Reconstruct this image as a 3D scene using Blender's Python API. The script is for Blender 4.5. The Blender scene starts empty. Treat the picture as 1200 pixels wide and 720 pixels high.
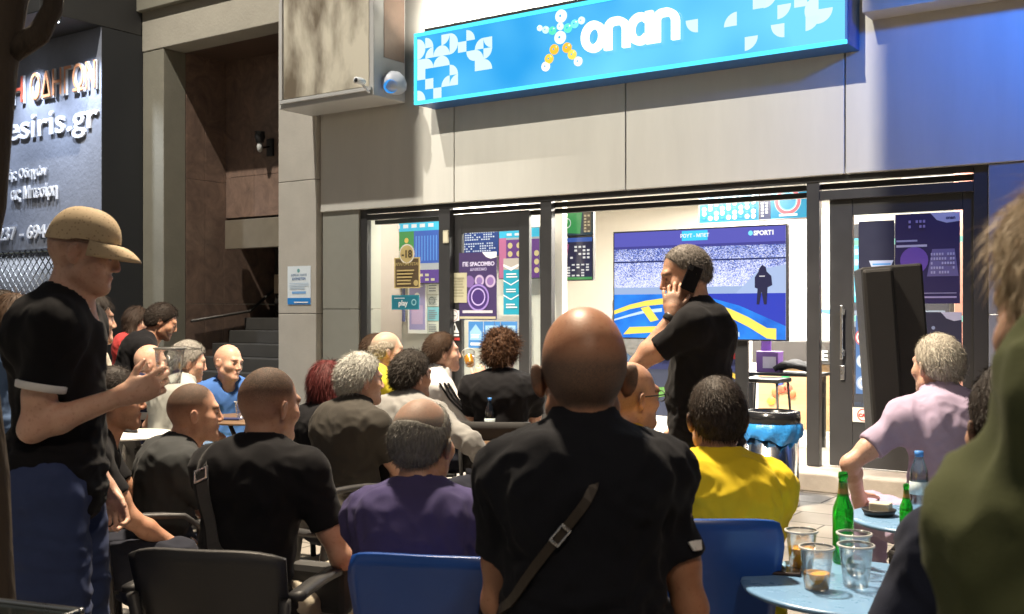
import bpy, bmesh, math, random
import numpy as np
from mathutils import Vector, Matrix
random.seed(7)
R = math.radians
SC = bpy.context.scene
COL = SC.collection

# ------------------------------------------------------------------ camera
FPX = 1254.0                      # focal length in pixels of a 1200 px wide frame
HOR = 365.0                       # horizon row
TH = R(34.8)                      # the camera looks 34.8 degrees left of the shop front's normal
CAMP = Vector((0.0, -8.77, 1.45))
FW = Vector((-math.sin(TH), math.cos(TH), 0)); RT = Vector((math.cos(TH), math.sin(TH), 0)); UP = Vector((0, 0, 1))
cd = bpy.data.cameras.new('camera'); cam = bpy.data.objects.new('camera', cd); COL.objects.link(cam)
cam.location = CAMP; cam.rotation_euler = (R(90), 0, TH)
cd.sensor_width = 36; cd.lens = 36 * FPX / 1200; cd.shift_y = 5 / 1200
cd.clip_start = 0.05; cd.clip_end = 400
cd.dof.use_dof = True; cd.dof.focus_distance = 6.3; cd.dof.aperture_fstop = 7.0
SC.camera = cam

# ------------------------------------------------------------------ night sky
W = bpy.data.worlds.new('World'); SC.world = W; W.use_nodes = True
nt = W.node_tree; nt.nodes.clear()
sky = nt.nodes.new('ShaderNodeTexSky'); sky.sky_type = 'NISHITA'; sky.sun_disc = False
sky.sun_elevation = R(28); sky.sun_rotation = R(200)
bg = nt.nodes.new('ShaderNodeBackground'); bg.inputs[1].default_value = 0.018
wo = nt.nodes.new('ShaderNodeOutputWorld')
nt.links.new(sky.outputs[0], bg.inputs[0]); nt.links.new(bg.outputs[0], wo.inputs[0])
SC.view_settings.view_transform = 'Standard'; SC.view_settings.look = 'None'
SC.view_settings.exposure = 0.0; SC.view_settings.gamma = 1.0; SC.view_settings.use_curve_mapping = False

def lamp(name, kind, loc, aim, power, col, **kw):
    l = bpy.data.lights.new(name, kind); o = bpy.data.objects.new(name, l); COL.objects.link(o)
    o.location = loc; d = Vector(aim) - Vector(loc)
    o.rotation_euler = d.to_track_quat('-Z', 'Y').to_euler()
    l.energy = power; l.color = col
    for k, v in kw.items(): setattr(l, k, v)
    return o
# street lighting: a floodlight across the road aimed at the shop front, a street lamp over the tables, and two added fills
FLX, FLY, FLZ = -4.88, -15.5, 15.0
lamp('street_floodlight_beam', 'SPOT', (FLX, FLY, FLZ), (FLX, 0, 3.4), 20500, (1.0, .94, .82), spot_size=R(21.0), spot_blend=.12, shadow_soft_size=.011)
lamp('added_fill_beam', 'SPOT', (-9.4, -5.9, 13.5), (-9.7, -.6, 2.2), 8800, (1.0, .95, .86), spot_size=R(44), spot_blend=.7, shadow_soft_size=.08)  # wide fill added to brighten the pillar, entrance and left side
lamp('street_lamp_light', 'SPOT', (-3.8, -4.7, 7.0), (-3.8, -4.75, 0), 6200, (1.0, .83, .62), spot_size=R(96), spot_blend=.5, shadow_soft_size=.25)
lamp('foreground_fill_light', 'SPOT', (1.6, -9.6, 6.0), (-1.2, -6.3, 0), 430, (1.0, .80, .60), spot_size=R(72), spot_blend=.6, shadow_soft_size=.3)  # unseen fill added close overhead to light the foreground figures
lamp('blue_effect_light', 'SPOT', (-.95, -1.5, 4.2), (-1.5, 0, 3.4), 270, (.0, .18, 1.0), spot_size=R(110), spot_blend=.9, shadow_soft_size=.1)
# shop ceiling light
for i, (x, y) in enumerate([(-7.2, .62), (-4.9, 1.6), (-3.0, 1.6), (-4.9, 3.6), (-2.6, 3.4)]):
    lamp('ceiling_light_glow', 'AREA', (x, y, 2.86), (x, y, 0), (190, 450, 210, 450, 130)[i], (1.0, .94, .84), shape='RECTANGLE', size=1.2 if i else 1.0, size_y=.5)

# ------------------------------------------------------------------ picture <-> place
def D(px, py, z):                 # point seen at a pixel, z metres in front of the camera
    return CAMP + FW * z + RT * ((px - 600) / FPX * z) + UP * ((HOR - py) / FPX * z)
def fdep(px, Y=0.0):
    u = (px - 600) / FPX
    return (Y - CAMP.y) / (math.cos(TH) + u * math.sin(TH))
def fx(px, Y=0.0):
    u = (px - 600) / FPX
    return fdep(px, Y) * (-math.sin(TH) + u * math.cos(TH))
def fz(px, py, Y=0.0):
    return CAMP.z + (HOR - py) / FPX * fdep(px, Y)
def Gd(py): return CAMP.z * FPX / (py - HOR)

# ------------------------------------------------------------------ tagging
def tag(o, label=None, cat=None, group=None, kind=None):
    if label: o['label'] = label
    if cat: o['category'] = cat
    if group: o['group'] = group
    if kind: o['kind'] = kind
    return o
def empty(name, loc=(0, 0, 0), rz=0, label=None, cat=None, group=None):
    o = bpy.data.objects.new(name, None); COL.objects.link(o)
    o.location = loc; o.rotation_euler = (0, 0, rz); o.empty_display_size = .1
    return tag(o, label, cat, group)
def link_mesh(name, me, mats, parent=None, loc=None, rz=0):
    o = bpy.data.objects.new(name, me); COL.objects.link(o)
    for m in (mats if isinstance(mats, (list, tuple)) else [mats]): me.materials.append(m)
    if parent: o.parent = parent
    if loc is not None: o.location = loc; o.rotation_euler = (0, 0, rz)
    return o
def copy_tree(o, parent=None):
    c = o.copy(); COL.objects.link(c); c.parent = parent
    for ch in [q for q in o.children]: copy_tree(ch, c)
    return c

# ------------------------------------------------------------------ materials
MATS = {}
def mat(name, col, rough=.6, metal=0.0, var=.12, vs=8.0, bump=0.0, bs=60.0, emit=None, es=1.0, coat=0.0, sss=0.0, stretch=None, spec=.5):
    if name in MATS: return MATS[name]
    m = bpy.data.materials.new(name); m.use_nodes = True; t = m.node_tree
    b = t.nodes['Principled BSDF']
    b.inputs['Roughness'].default_value = rough; b.inputs['Metallic'].default_value = metal
    b.inputs['Specular IOR Level'].default_value = spec
    b.inputs['Coat Weight'].default_value = coat
    c4 = (*col, 1)
    tc = t.nodes.new('ShaderNodeTexCoord'); vec = tc.outputs['Object']
    if stretch:
        mp = t.nodes.new('ShaderNodeMapping'); mp.inputs['Scale'].default_value = stretch
        t.links.new(vec, mp.inputs[0]); vec = mp.outputs[0]
    if var > 0:
        n = t.nodes.new('ShaderNodeTexNoise'); n.inputs['Scale'].default_value = vs; n.inputs['Detail'].default_value = 5
        n.inputs['Roughness'].default_value = .65
        t.links.new(vec, n.inputs['Vector'])
        mx = t.nodes.new('ShaderNodeMix'); mx.data_type = 'RGBA'
        mx.inputs['A'].default_value = (*[max(0, c * (1 - var * 1.6)) for c in col], 1)
        mx.inputs['B'].default_value = (*[min(1, c * (1 + var * 1.6)) for c in col], 1)
        t.links.new(n.outputs[0], mx.inputs['Factor']); t.links.new(mx.outputs['Result'], b.inputs['Base Color'])
        mr = t.nodes.new('ShaderNodeMapRange'); mr.inputs['To Min'].default_value = max(.02, rough - .12); mr.inputs['To Max'].default_value = min(1, rough + .12)
        t.links.new(n.outputs[0], mr.inputs[0]); t.links.new(mr.outputs[0], b.inputs['Roughness'])
    else:
        b.inputs['Base Color'].default_value = c4
    if bump > 0:
        n2 = t.nodes.new('ShaderNodeTexNoise'); n2.inputs['Scale'].default_value = bs; n2.inputs['Detail'].default_value = 4
        t.links.new(vec, n2.inputs['Vector'])
        bp = t.nodes.new('ShaderNodeBump'); bp.inputs['Strength'].default_value = bump; bp.inputs['Distance'].default_value = .01
        t.links.new(n2.outputs[0], bp.inputs['Height']); t.links.new(bp.outputs[0], b.inputs['Normal'])
    if emit:
        b.inputs['Emission Color'].default_value = (*emit, 1); b.inputs['Emission Strength'].default_value = es
    if sss > 0:
        b.inputs['Subsurface Weight'].default_value = sss; b.inputs['Subsurface Radius'].default_value = (.012, .005, .003); b.inputs['Subsurface Scale'].default_value = .6
    MATS[name] = m
    return m
def glow(name, col, s=1.0):
    if name in MATS: return MATS[name]
    m = bpy.data.materials.new(name); m.use_nodes = True
    b = m.node_tree.nodes['Principled BSDF']
    b.inputs['Base Color'].default_value = (*[c * .08 for c in col], 1); b.inputs['Roughness'].default_value = .25
    b.inputs['Emission Color'].default_value = (*col, 1); b.inputs['Emission Strength'].default_value = s
    MATS[name] = m; return m
def glass(name, tint=(1, 1, 1), refl=.10, rough=.0):
    if name in MATS: return MATS[name]
    m = bpy.data.materials.new(name); m.use_nodes = True; t = m.node_tree; t.nodes.clear()
    o = t.nodes.new('ShaderNodeOutputMaterial'); tr = t.nodes.new('ShaderNodeBsdfTransparent'); gl = t.nodes.new('ShaderNodeBsdfGlossy')
    tr.inputs[0].default_value = (*tint, 1); gl.inputs['Roughness'].default_value = rough; gl.inputs[0].default_value = (1, 1, 1, 1)
    lw = t.nodes.new('ShaderNodeLayerWeight'); lw.inputs[0].default_value = .25
    mr = t.nodes.new('ShaderNodeMapRange'); mr.inputs['To Min'].default_value = refl * .6; mr.inputs['To Max'].default_value = min(.9, refl * 5)
    t.links.new(lw.outputs['Fresnel'], mr.inputs[0])
    mx = t.nodes.new('ShaderNodeMixShader'); t.links.new(mr.outputs[0], mx.inputs[0])
    t.links.new(tr.outputs[0], mx.inputs[1]); t.links.new(gl.outputs[0], mx.inputs[2]); t.links.new(mx.outputs[0], o.inputs[0])
    MATS[name] = m; return m

# ------------------------------------------------------------------ hard-surface mesh collector
class MB:
    def __init__(s): s.v = []; s.f = []; s.mi = []; s.sm = []
    def add(s, vs, fs, mi=0, smooth=False):
        b = len(s.v); s.v += [tuple(p) for p in vs]
        for f in fs: s.f.append(tuple(i + b for i in f)); s.mi.append(mi); s.sm.append(smooth)
        return s
    def box(s, lo, hi, mi=0, bev=0.0, M=None):
        bm = bmesh.new(); bmesh.ops.create_cube(bm, size=1)
        c = [(a + b) / 2 for a, b in zip(lo, hi)]; d = [max(1e-4, abs(b - a)) for a, b in zip(lo, hi)]
        for v in bm.verts: v.co = Vector([c[i] + v.co[i] * d[i] for i in range(3)])
        if bev > 0: bmesh.ops.bevel(bm, geom=bm.edges[:], offset=min(bev, min(d) * .45), segments=2, affect='EDGES', profile=.5)
        if M: bmesh.ops.transform(bm, matrix=M, verts=bm.verts[:])
        s.bm(bm, mi); return s
    def bm(s, bm, mi=0, smooth=False):
        bm.verts.index_update()
        s.add([v.co[:] for v in bm.verts], [[v.index for v in f.verts] for f in bm.faces], mi, smooth); bm.free()
    def tube(s, pts, r, seg=10, mi=0, cap=True):
        pts = [Vector(p) for p in pts]; n = len(pts); rs = r if isinstance(r, (list, tuple)) else [r] * n
        vs = []; up = None
        for i, p in enumerate(pts):
            t = (pts[min(i + 1, n - 1)] - pts[max(i - 1, 0)]).normalized()
            if up is None: up = t.orthogonal().normalized()
            up = (up - t * up.dot(t)).normalized(); w = t.cross(up)
            for k in range(seg):
                a = 2 * math.pi * k / seg; vs.append(p + (up * math.cos(a) + w * math.sin(a)) * rs[i])
        fs = [(i * seg + k, i * seg + (k + 1) % seg, (i + 1) * seg + (k + 1) % seg, (i + 1) * seg + k) for i in range(n - 1) for k in range(seg)]
        if cap: fs += [tuple(range(seg))[::-1], tuple((n - 1) * seg + k for k in range(seg))]
        return s.add(vs, fs, mi, True)
    def lathe(s, prof, c=(0, 0, 0), seg=28, mi=0, closed=False):
        vs = []
        for (r, z) in prof:
            for k in range(seg):
                a = 2 * math.pi * k / seg; vs.append((c[0] + r * math.cos(a), c[1] + r * math.sin(a), c[2] + z))
        n = len(prof)
        fs = [(i * seg + k, i * seg + (k + 1) % seg, (i + 1) * seg + (k + 1) % seg, (i + 1) * seg + k) for i in range(n - 1) for k in range(seg)]
        return s.add(vs, fs, mi, True)
    def sheet(s, fn, nu, nv, th, mi=0):          # fn(u,v)->(point, normal-ish thickness direction)
        P = [[Vector(fn(i / nu, j / nv)) for j in range(nv + 1)] for i in range(nu + 1)]
        N = [[None] * (nv + 1) for _ in range(nu + 1)]
        for i in range(nu + 1):
            for j in range(nv + 1):
                a = P[min(i + 1, nu)][j] - P[max(i - 1, 0)][j]; b = P[i][min(j + 1, nv)] - P[i][max(j - 1, 0)]
                N[i][j] = a.cross(b).normalized()
        vs = []; k = (nu + 1) * (nv + 1); q = lambda i, j: i * (nv + 1) + j
        for sg in (.5, -.5):
            for i in range(nu + 1):
                for j in range(nv + 1): vs.append(P[i][j] + N[i][j] * th * sg)
        fs = []
        for i in range(nu):
            for j in range(nv):
                fs.append((q(i, j), q(i + 1, j), q(i + 1, j + 1), q(i, j + 1)))
                fs.append((k + q(i, j), k + q(i, j + 1), k + q(i + 1, j + 1), k + q(i + 1, j)))
        for i in range(nu):
            fs.append((q(i, 0), k + q(i, 0), k + q(i + 1, 0), q(i + 1, 0))); fs.append((q(i, nv), q(i + 1, nv), k + q(i + 1, nv), k + q(i, nv)))
        for j in range(nv):
            fs.append((q(0, j), q(0, j + 1), k + q(0, j + 1), k + q(0, j))); fs.append((q(nu, j), k + q(nu, j), k + q(nu, j + 1), q(nu, j + 1)))
        return s.add(vs, fs, mi, True)
    def build(s, name, mats, parent=None, loc=None, rz=0, auto=False):
        me = bpy.data.meshes.new(name); me.from_pydata(s.v, [], s.f); me.update()
        me.polygons.foreach_set('material_index', s.mi); me.polygons.foreach_set('use_smooth', s.sm)
        bm = bmesh.new(); bm.from_mesh(me); bmesh.ops.recalc_face_normals(bm, faces=bm.faces[:])
        if auto:
            for e in bm.edges:
                if len(e.link_faces) == 2 and e.calc_face_angle(0) > R(35): e.smooth = False
        bm.to_mesh(me); bm.free()
        return link_mesh(name, me, mats, parent, loc, rz)
def text_mesh(s, size, depth, bold=0.0, align='LEFT', spacing=1.0):   # lettering lying in x-z, reading from -y
    c = bpy.data.curves.new('t', 'FONT'); c.body = s; c.size = size; c.extrude = depth / 2; c.offset = bold; c.align_x = align
    c.space_character = spacing; c.resolution_u = 3
    o = bpy.data.objects.new('t', c); COL.objects.link(o)
    bpy.context.view_layer.update()
    me = bpy.data.meshes.new_from_object(o.evaluated_get(bpy.context.evaluated_depsgraph_get()))
    vs = [(v.co.x, -v.co.z, v.co.y) for v in me.vertices]; fs = [tuple(p.vertices) for p in me.polygons]
    bpy.data.objects.remove(o); bpy.data.meshes.remove(me); bpy.data.curves.remove(c)
    return vs, fs
# ================================================================== people
# A figure is one smooth surface grown from a posed skeleton: rounded limbs blended into a distance field, then meshed.
F4 = np.float32
def A(*v): return np.array(v, dtype=np.float64)
def unit(v): v = np.asarray(v, float); return v / (np.linalg.norm(v) + 1e-12)
class Field:
    def __init__(s, lo, hi, h):
        s.h = h; s.lo = np.asarray(lo, float); n = np.ceil((np.asarray(hi, float) - s.lo) / h).astype(int) + 1; s.n = n
        s.f = np.full(n, .25, F4); s.ax = [(s.lo[i] + h * np.arange(n[i])).astype(F4) for i in range(3)]
    def sub(s, lo, hi):
        a = np.maximum(0, np.floor((lo - s.lo) / s.h).astype(int)); b = np.minimum(s.n, np.ceil((hi - s.lo) / s.h).astype(int) + 1)
        if (b <= a).any(): return None
        sl = tuple(slice(a[i], b[i]) for i in range(3))
        return sl, s.ax[0][sl[0]][:, None, None], s.ax[1][sl[1]][None, :, None], s.ax[2][sl[2]][None, None, :]
    def put(s, prim, k=.02, off=0.0, op='u'):
        lo, hi, fn = prim; m = k + off + 2.5 * s.h + .01
        q = s.sub(lo - m, hi + m)
        if q is None: return
        sl, x, y, z = q; d = fn(x, y, z) - F4(off); o = s.f[sl]
        k = F4(max(k, 1e-4))
        if op == 'u':
            t = np.clip(.5 + .5 * (o - d) / k, 0, 1); s.f[sl] = o + (d - o) * t - k * t * (1 - t)
        elif op == 's':           # subtract
            d = -d; t = np.clip(.5 - .5 * (o - d) / k, 0, 1); s.f[sl] = o + (d - o) * t + k * t * (1 - t)
    def cut(s, p, n, k=.006):     # keep the side n points away from
        x, y, z = s.ax[0][:, None, None], s.ax[1][None, :, None], s.ax[2][None, None, :]
        n = unit(n); d = ((x - F4(p[0])) * F4(n[0]) + (y - F4(p[1])) * F4(n[1]) + (z - F4(p[2])) * F4(n[2]))
        k = F4(k); t = np.clip(.5 - .5 * (s.f - d) / k, 0, 1); s.f = s.f + (d - s.f) * t + k * t * (1 - t)
    def mesh(s):
        f = s.f; f[0] = f[-1] = .25; f[:, 0] = f[:, -1] = .25; f[:, :, 0] = f[:, :, -1] = .25
        I = f < 0; nx, ny, nz = f.shape
        c = np.zeros((nx - 1, ny - 1, nz - 1), np.int8)
        for a in (0, 1):
            for b in (0, 1):
                for d in (0, 1): c += I[a:nx - 1 + a, b:ny - 1 + b, d:nz - 1 + d]
        act = np.argwhere((c > 0) & (c < 8)); idx = np.full(c.shape, -1, np.int32); idx[tuple(act.T)] = np.arange(len(act))
        cor = {}
        for a in (0, 1):
            for b in (0, 1):
                for d in (0, 1): cor[a, b, d] = f[act[:, 0] + a, act[:, 1] + b, act[:, 2] + d]
        acc = np.zeros((len(act), 3)); cnt = np.zeros(len(act))
        ks = list(cor)
        for p in ks:
            for i in range(3):
                if p[i] == 0:
                    q = list(p); q[i] = 1; q = tuple(q); A0, B0 = cor[p], cor[q]; mm = (A0 < 0) != (B0 < 0)
                    t = np.where(mm, A0 / np.where(mm, A0 - B0, 1), 0)
                    for j in range(3): acc[:, j] += np.where(mm, p[j] + (t if j == i else 0), 0)
                    cnt += mm
        V = s.lo + (act + acc / cnt[:, None]) * s.h
        Q = []
        for i in range(3):
            j, k = (i + 1) % 3, (i + 2) % 3
            s0 = [slice(1, -1)] * 3; s0[i] = slice(0, -1); s1 = list(s0); s1[i] = slice(1, None)
            a, b = I[tuple(s0)], I[tuple(s1)]
            e = np.argwhere(a != b); 
            if not len(e): continue
            fl = a[tuple(e.T)]; e = e + 1; e[:, i] -= 1
            def cell(dj, dk):
                w = e.copy(); w[:, j] -= dj; w[:, k] -= dk; return idx[tuple(w.T)]
            q = np.stack([cell(1, 1), cell(0, 1), cell(0, 0), cell(1, 0)], 1)
            q[~fl] = q[~fl][:, ::-1]; Q.append(q)
        Q = np.concatenate(Q); Q = Q[(Q >= 0).all(1)]
        return V, Q
def smooth(V, Q, it=1, w=.5):
    e = np.concatenate([Q[:, [0, 1]], Q[:, [1, 2]], Q[:, [2, 3]], Q[:, [3, 0]]]); n = len(V)
    cnt = np.maximum(1, np.bincount(e[:, 0], minlength=n) + np.bincount(e[:, 1], minlength=n))
    for _ in range(it):
        a = np.stack([np.bincount(e[:, 0], V[e[:, 1], i], n) + np.bincount(e[:, 1], V[e[:, 0], i], n) for i in range(3)], 1) / cnt[:, None]
        V = V + (a - V) * w
    return V
def normals(V, Q):
    fn = np.cross(V[Q[:, 2]] - V[Q[:, 0]], V[Q[:, 3]] - V[Q[:, 1]]); n = len(V); N = np.zeros((n, 3))
    for c in range(4):
        for i in range(3): N[:, i] += np.bincount(Q[:, c], fn[:, i], n)
    return N / (np.linalg.norm(N, axis=1, keepdims=True) + 1e-12)
def cone(a, b, ra, rb=None):
    a = np.asarray(a, float); b = np.asarray(b, float); rb = ra if rb is None else rb; r = max(ra, rb)
    ba = b - a; L = float(ba @ ba) + 1e-9
    def fn(x, y, z):
        px, py, pz = x - F4(a[0]), y - F4(a[1]), z - F4(a[2])
        t = np.clip((px * F4(ba[0]) + py * F4(ba[1]) + pz * F4(ba[2])) / F4(L), 0, 1)
        return np.sqrt((px - t * F4(ba[0])) ** 2 + (py - t * F4(ba[1])) ** 2 + (pz - t * F4(ba[2])) ** 2) - (F4(ra) + t * F4(rb - ra))
    return np.minimum(a, b) - r, np.maximum(a, b) + r, fn
def ell(c, r, M=None):
    c = np.asarray(c, float); r = np.asarray(r, float); M = np.eye(3) if M is None else M
    ext = np.sqrt(((M * r) ** 2).sum(1)); G = (M / r).T.astype(F4); H = (M / r ** 2).T.astype(F4)
    def fn(x, y, z):
        p = (x - F4(c[0]), y - F4(c[1]), z - F4(c[2]))
        u = [G[i, 0] * p[0] + G[i, 1] * p[1] + G[i, 2] * p[2] for i in range(3)]
        k0 = np.sqrt(u[0] ** 2 + u[1] ** 2 + u[2] ** 2) + F4(1e-6)
        k1 = np.sqrt((u[0] / F4(r[0])) ** 2 + (u[1] / F4(r[1])) ** 2 + (u[2] / F4(r[2])) ** 2) + F4(1e-6)
        return k0 * (k0 - 1) / k1
    return c - ext, c + ext, fn
def capcone(a, b, ra, rb):            # a cone cut flat at b
    a = np.asarray(a, float); b = np.asarray(b, float); ax = unit(b - a); L = np.linalg.norm(b - a); e = b + ax * .08
    lo, hi, f = cone(a, e, ra, rb + (rb - ra) * .08 / L)
    def fn(x, y, z):
        return np.maximum(f(x, y, z), (x - F4(b[0])) * F4(ax[0]) + (y - F4(b[1])) * F4(ax[1]) + (z - F4(b[2])) * F4(ax[2]))
    return lo, hi, fn
def perlin(p, seed=0):
    p = np.asarray(p); i = np.floor(p).astype(np.int64); f = p - i; u = f * f * f * (f * (f * 6 - 15) + 10); out = 0
    for a in (0, 1):
        for b in (0, 1):
            for c in (0, 1):
                h = ((i[:, 0] + a) * 374761393 + (i[:, 1] + b) * 668265263 + (i[:, 2] + c) * 2147483647 + seed * 1274126177) & 0xffffffff
                h = ((h ^ (h >> 13)) * 1274126177) & 0xffffffff; h ^= h >> 16
                g = np.stack([(h & 255) / 127.5 - 1, ((h >> 8) & 255) / 127.5 - 1, ((h >> 16) & 255) / 127.5 - 1], 1)
                w = np.abs(1 - a - u[:, 0]) * np.abs(1 - b - u[:, 1]) * np.abs(1 - c - u[:, 2])
                out = out + w * ((f - [a, b, c]) * g).sum(1)
    return out
def np_mesh(name, V, Q, attr=None, tris=None, mi=None):
    me = bpy.data.meshes.new(name); nq = len(Q); nt_ = 0 if tris is None else len(tris)
    me.vertices.add(len(V)); me.vertices.foreach_set('co', np.asarray(V, F4).ravel())
    li = Q.astype(np.int32).ravel() if not nt_ else np.concatenate([Q.astype(np.int32).ravel(), tris.astype(np.int32).ravel()])
    me.loops.add(len(li)); me.loops.foreach_set('vertex_index', li)
    ls = np.arange(nq) * 4
    if nt_: ls = np.concatenate([ls, nq * 4 + np.arange(nt_) * 3])
    me.polygons.add(nq + nt_); me.polygons.foreach_set('loop_start', ls.astype(np.int32))
    me.polygons.foreach_set('use_smooth', np.ones(nq + nt_, bool))
    if mi is not None: me.polygons.foreach_set('material_index', mi.astype(np.int32))
    me.update(calc_edges=True); me.validate()
    if attr is not None:
        at = me.attributes.new('tone', 'FLOAT_COLOR', 'POINT'); at.data.foreach_set('color', np.concatenate([attr, np.ones((len(attr), 1))], 1).astype(F4).ravel())
    return me
def skin_mat(name, col, hair):
    if name in MATS: return MATS[name]
    m = mat(name, col, rough=.55, var=.0, bump=.07, bs=240, sss=.22, spec=.4); t = m.node_tree; b = t.nodes['Principled BSDF']
    at = t.nodes.new('ShaderNodeAttribute'); at.attribute_name = 'tone'; sp = t.nodes.new('ShaderNodeSeparateColor'); t.links.new(at.outputs[0], sp.inputs[0])
    tc = t.nodes.new('ShaderNodeTexCoord'); n = t.nodes.new('ShaderNodeTexNoise'); n.inputs['Scale'].default_value = 22; n.inputs['Detail'].default_value = 6
    t.links.new(tc.outputs['Object'], n.inputs['Vector'])
    def mix(a, bcol, fac):
        x = t.nodes.new('ShaderNodeMix'); x.data_type = 'RGBA'; t.links.new(fac, x.inputs['Factor'])
        if isinstance(a, tuple): x.inputs['A'].default_value = (*a, 1)
        else: t.links.new(a, x.inputs['A'])
        x.inputs['B'].default_value = (*bcol, 1); return x.outputs['Result']
    dk = tuple(c * k for c, k in zip(col, (.86, .70, .62)))
    o = mix(dk, tuple(min(1, c * 1.12) for c in col), n.outputs[0])
    n9 = t.nodes.new('ShaderNodeTexNoise'); n9.inputs['Scale'].default_value = 95; n9.inputs['Detail'].default_value = 3; t.links.new(tc.outputs['Object'], n9.inputs['Vector'])
    r9 = t.nodes.new('ShaderNodeMapRange'); r9.inputs['From Min'].default_value = .56; r9.inputs['From Max'].default_value = .72; r9.inputs['To Max'].default_value = .45; t.links.new(n9.outputs[0], r9.inputs[0])
    o = mix(o, (col[0] * .62, col[1] * .46, col[2] * .42), r9.outputs[0])
    o = mix(o, (col[0] * .78, col[1] * .42, col[2] * .40), sp.outputs[1])
    # stubble and cropped hair read as fine grain over the skin
    g = t.nodes.new('ShaderNodeTexNoise'); g.inputs['Scale'].default_value = 650; g.inputs['Detail'].default_value = 2; t.links.new(tc.outputs['Object'], g.inputs['Vector'])
    mr = t.nodes.new('ShaderNodeMapRange'); mr.inputs['From Min'].default_value = .3; mr.inputs['From Max'].default_value = .62; mr.inputs['To Min'].default_value = .55; mr.inputs['To Max'].default_value = 1.25
    t.links.new(g.outputs[0], mr.inputs[0]); mu = t.nodes.new('ShaderNodeMath'); mu.operation = 'MULTIPLY'; mu.use_clamp = True
    t.links.new(sp.outputs[0], mu.inputs[0]); t.links.new(mr.outputs[0], mu.inputs[1])
    o = mix(o, hair, mu.outputs[0])
    o = mix(o, (.10, .08, .07), sp.outputs[2])
    t.links.new(o, b.inputs['Base Color'])
    m2 = t.nodes.new('ShaderNodeMath'); m2.operation = 'MULTIPLY_ADD'; m2.inputs[1].default_value = .3; m2.inputs[2].default_value = .47; t.links.new(sp.outputs[0], m2.inputs[0])
    t.links.new(m2.outputs[0], b.inputs['Roughness'])
    return m
def cloth_mat(name, col, rough=.88, stripes=None):
    if name in MATS: return MATS[name]
    m = mat(name, col, rough=rough, var=.10, vs=14, bump=.16, bs=420, spec=.15); t = m.node_tree; b = t.nodes['Principled BSDF']
    b.inputs['Sheen Weight'].default_value = .03; b.inputs['Sheen Roughness'].default_value = .5
    if stripes:
        tc = t.nodes.new('ShaderNodeTexCoord'); sp = t.nodes.new('ShaderNodeSeparateXYZ'); t.links.new(tc.outputs['Object'], sp.inputs[0])
        a = t.nodes.new('ShaderNodeMath'); a.operation = 'MULTIPLY'; a.inputs[1].default_value = stripes[0]; t.links.new(sp.outputs[2], a.inputs[0])
        fr = t.nodes.new('ShaderNodeMath'); fr.operation = 'FRACT'; t.links.new(a.outputs[0], fr.inputs[0])
        gt = t.nodes.new('ShaderNodeMath'); gt.operation = 'GREATER_THAN'; gt.inputs[1].default_value = .5; t.links.new(fr.outputs[0], gt.inputs[0])
        x = t.nodes.new('ShaderNodeMix'); x.data_type = 'RGBA'; x.inputs['A'].default_value = (*col, 1); x.inputs['B'].default_value = (*stripes[1], 1)
        t.links.new(gt.outputs[0], x.inputs['Factor']); t.links.new(x.outputs['Result'], b.inputs['Base Color'])
    return m
def rotm(yaw=0, pitch=0, roll=0):        # yaw>0 turns to the figure's right, pitch>0 looks down, roll>0 tips to its right
    y, p, r = -R(yaw), -R(pitch), R(roll)
    Z = np.array([[math.cos(y), -math.sin(y), 0], [math.sin(y), math.cos(y), 0], [0, 0, 1]])
    X = np.array([[1, 0, 0], [0, math.cos(p), -math.sin(p)], [0, math.sin(p), math.cos(p)]])
    Y = np.array([[math.cos(r), 0, math.sin(r)], [0, 1, 0], [-math.sin(r), 0, math.cos(r)]])
    return Z @ X @ Y
def ik(a, w, l1, l2, hint):
    d = w - a; L = np.linalg.norm(d); L2 = min(L, (l1 + l2) * .995); d = d / L; w = a + d * L2
    c = (l1 * l1 + L2 * L2 - l2 * l2) / (2 * l1 * L2); c = max(-1, min(1, c)); h = np.asarray(hint, float); h = unit(h - d * (h @ d))
    return a + d * l1 * c + h * l1 * math.sqrt(max(0, 1 - c * c)), w
def dl(deg): return A(0, math.sin(R(deg)), math.cos(R(deg)))
HL_Y = [-.13, -.075, -.035, -.005, .02, .04, .062, .10]
HL_Z = [-.075, -.068, -.045, -.005, .002, .035, .062, .068]
PEOPLE = []
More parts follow.
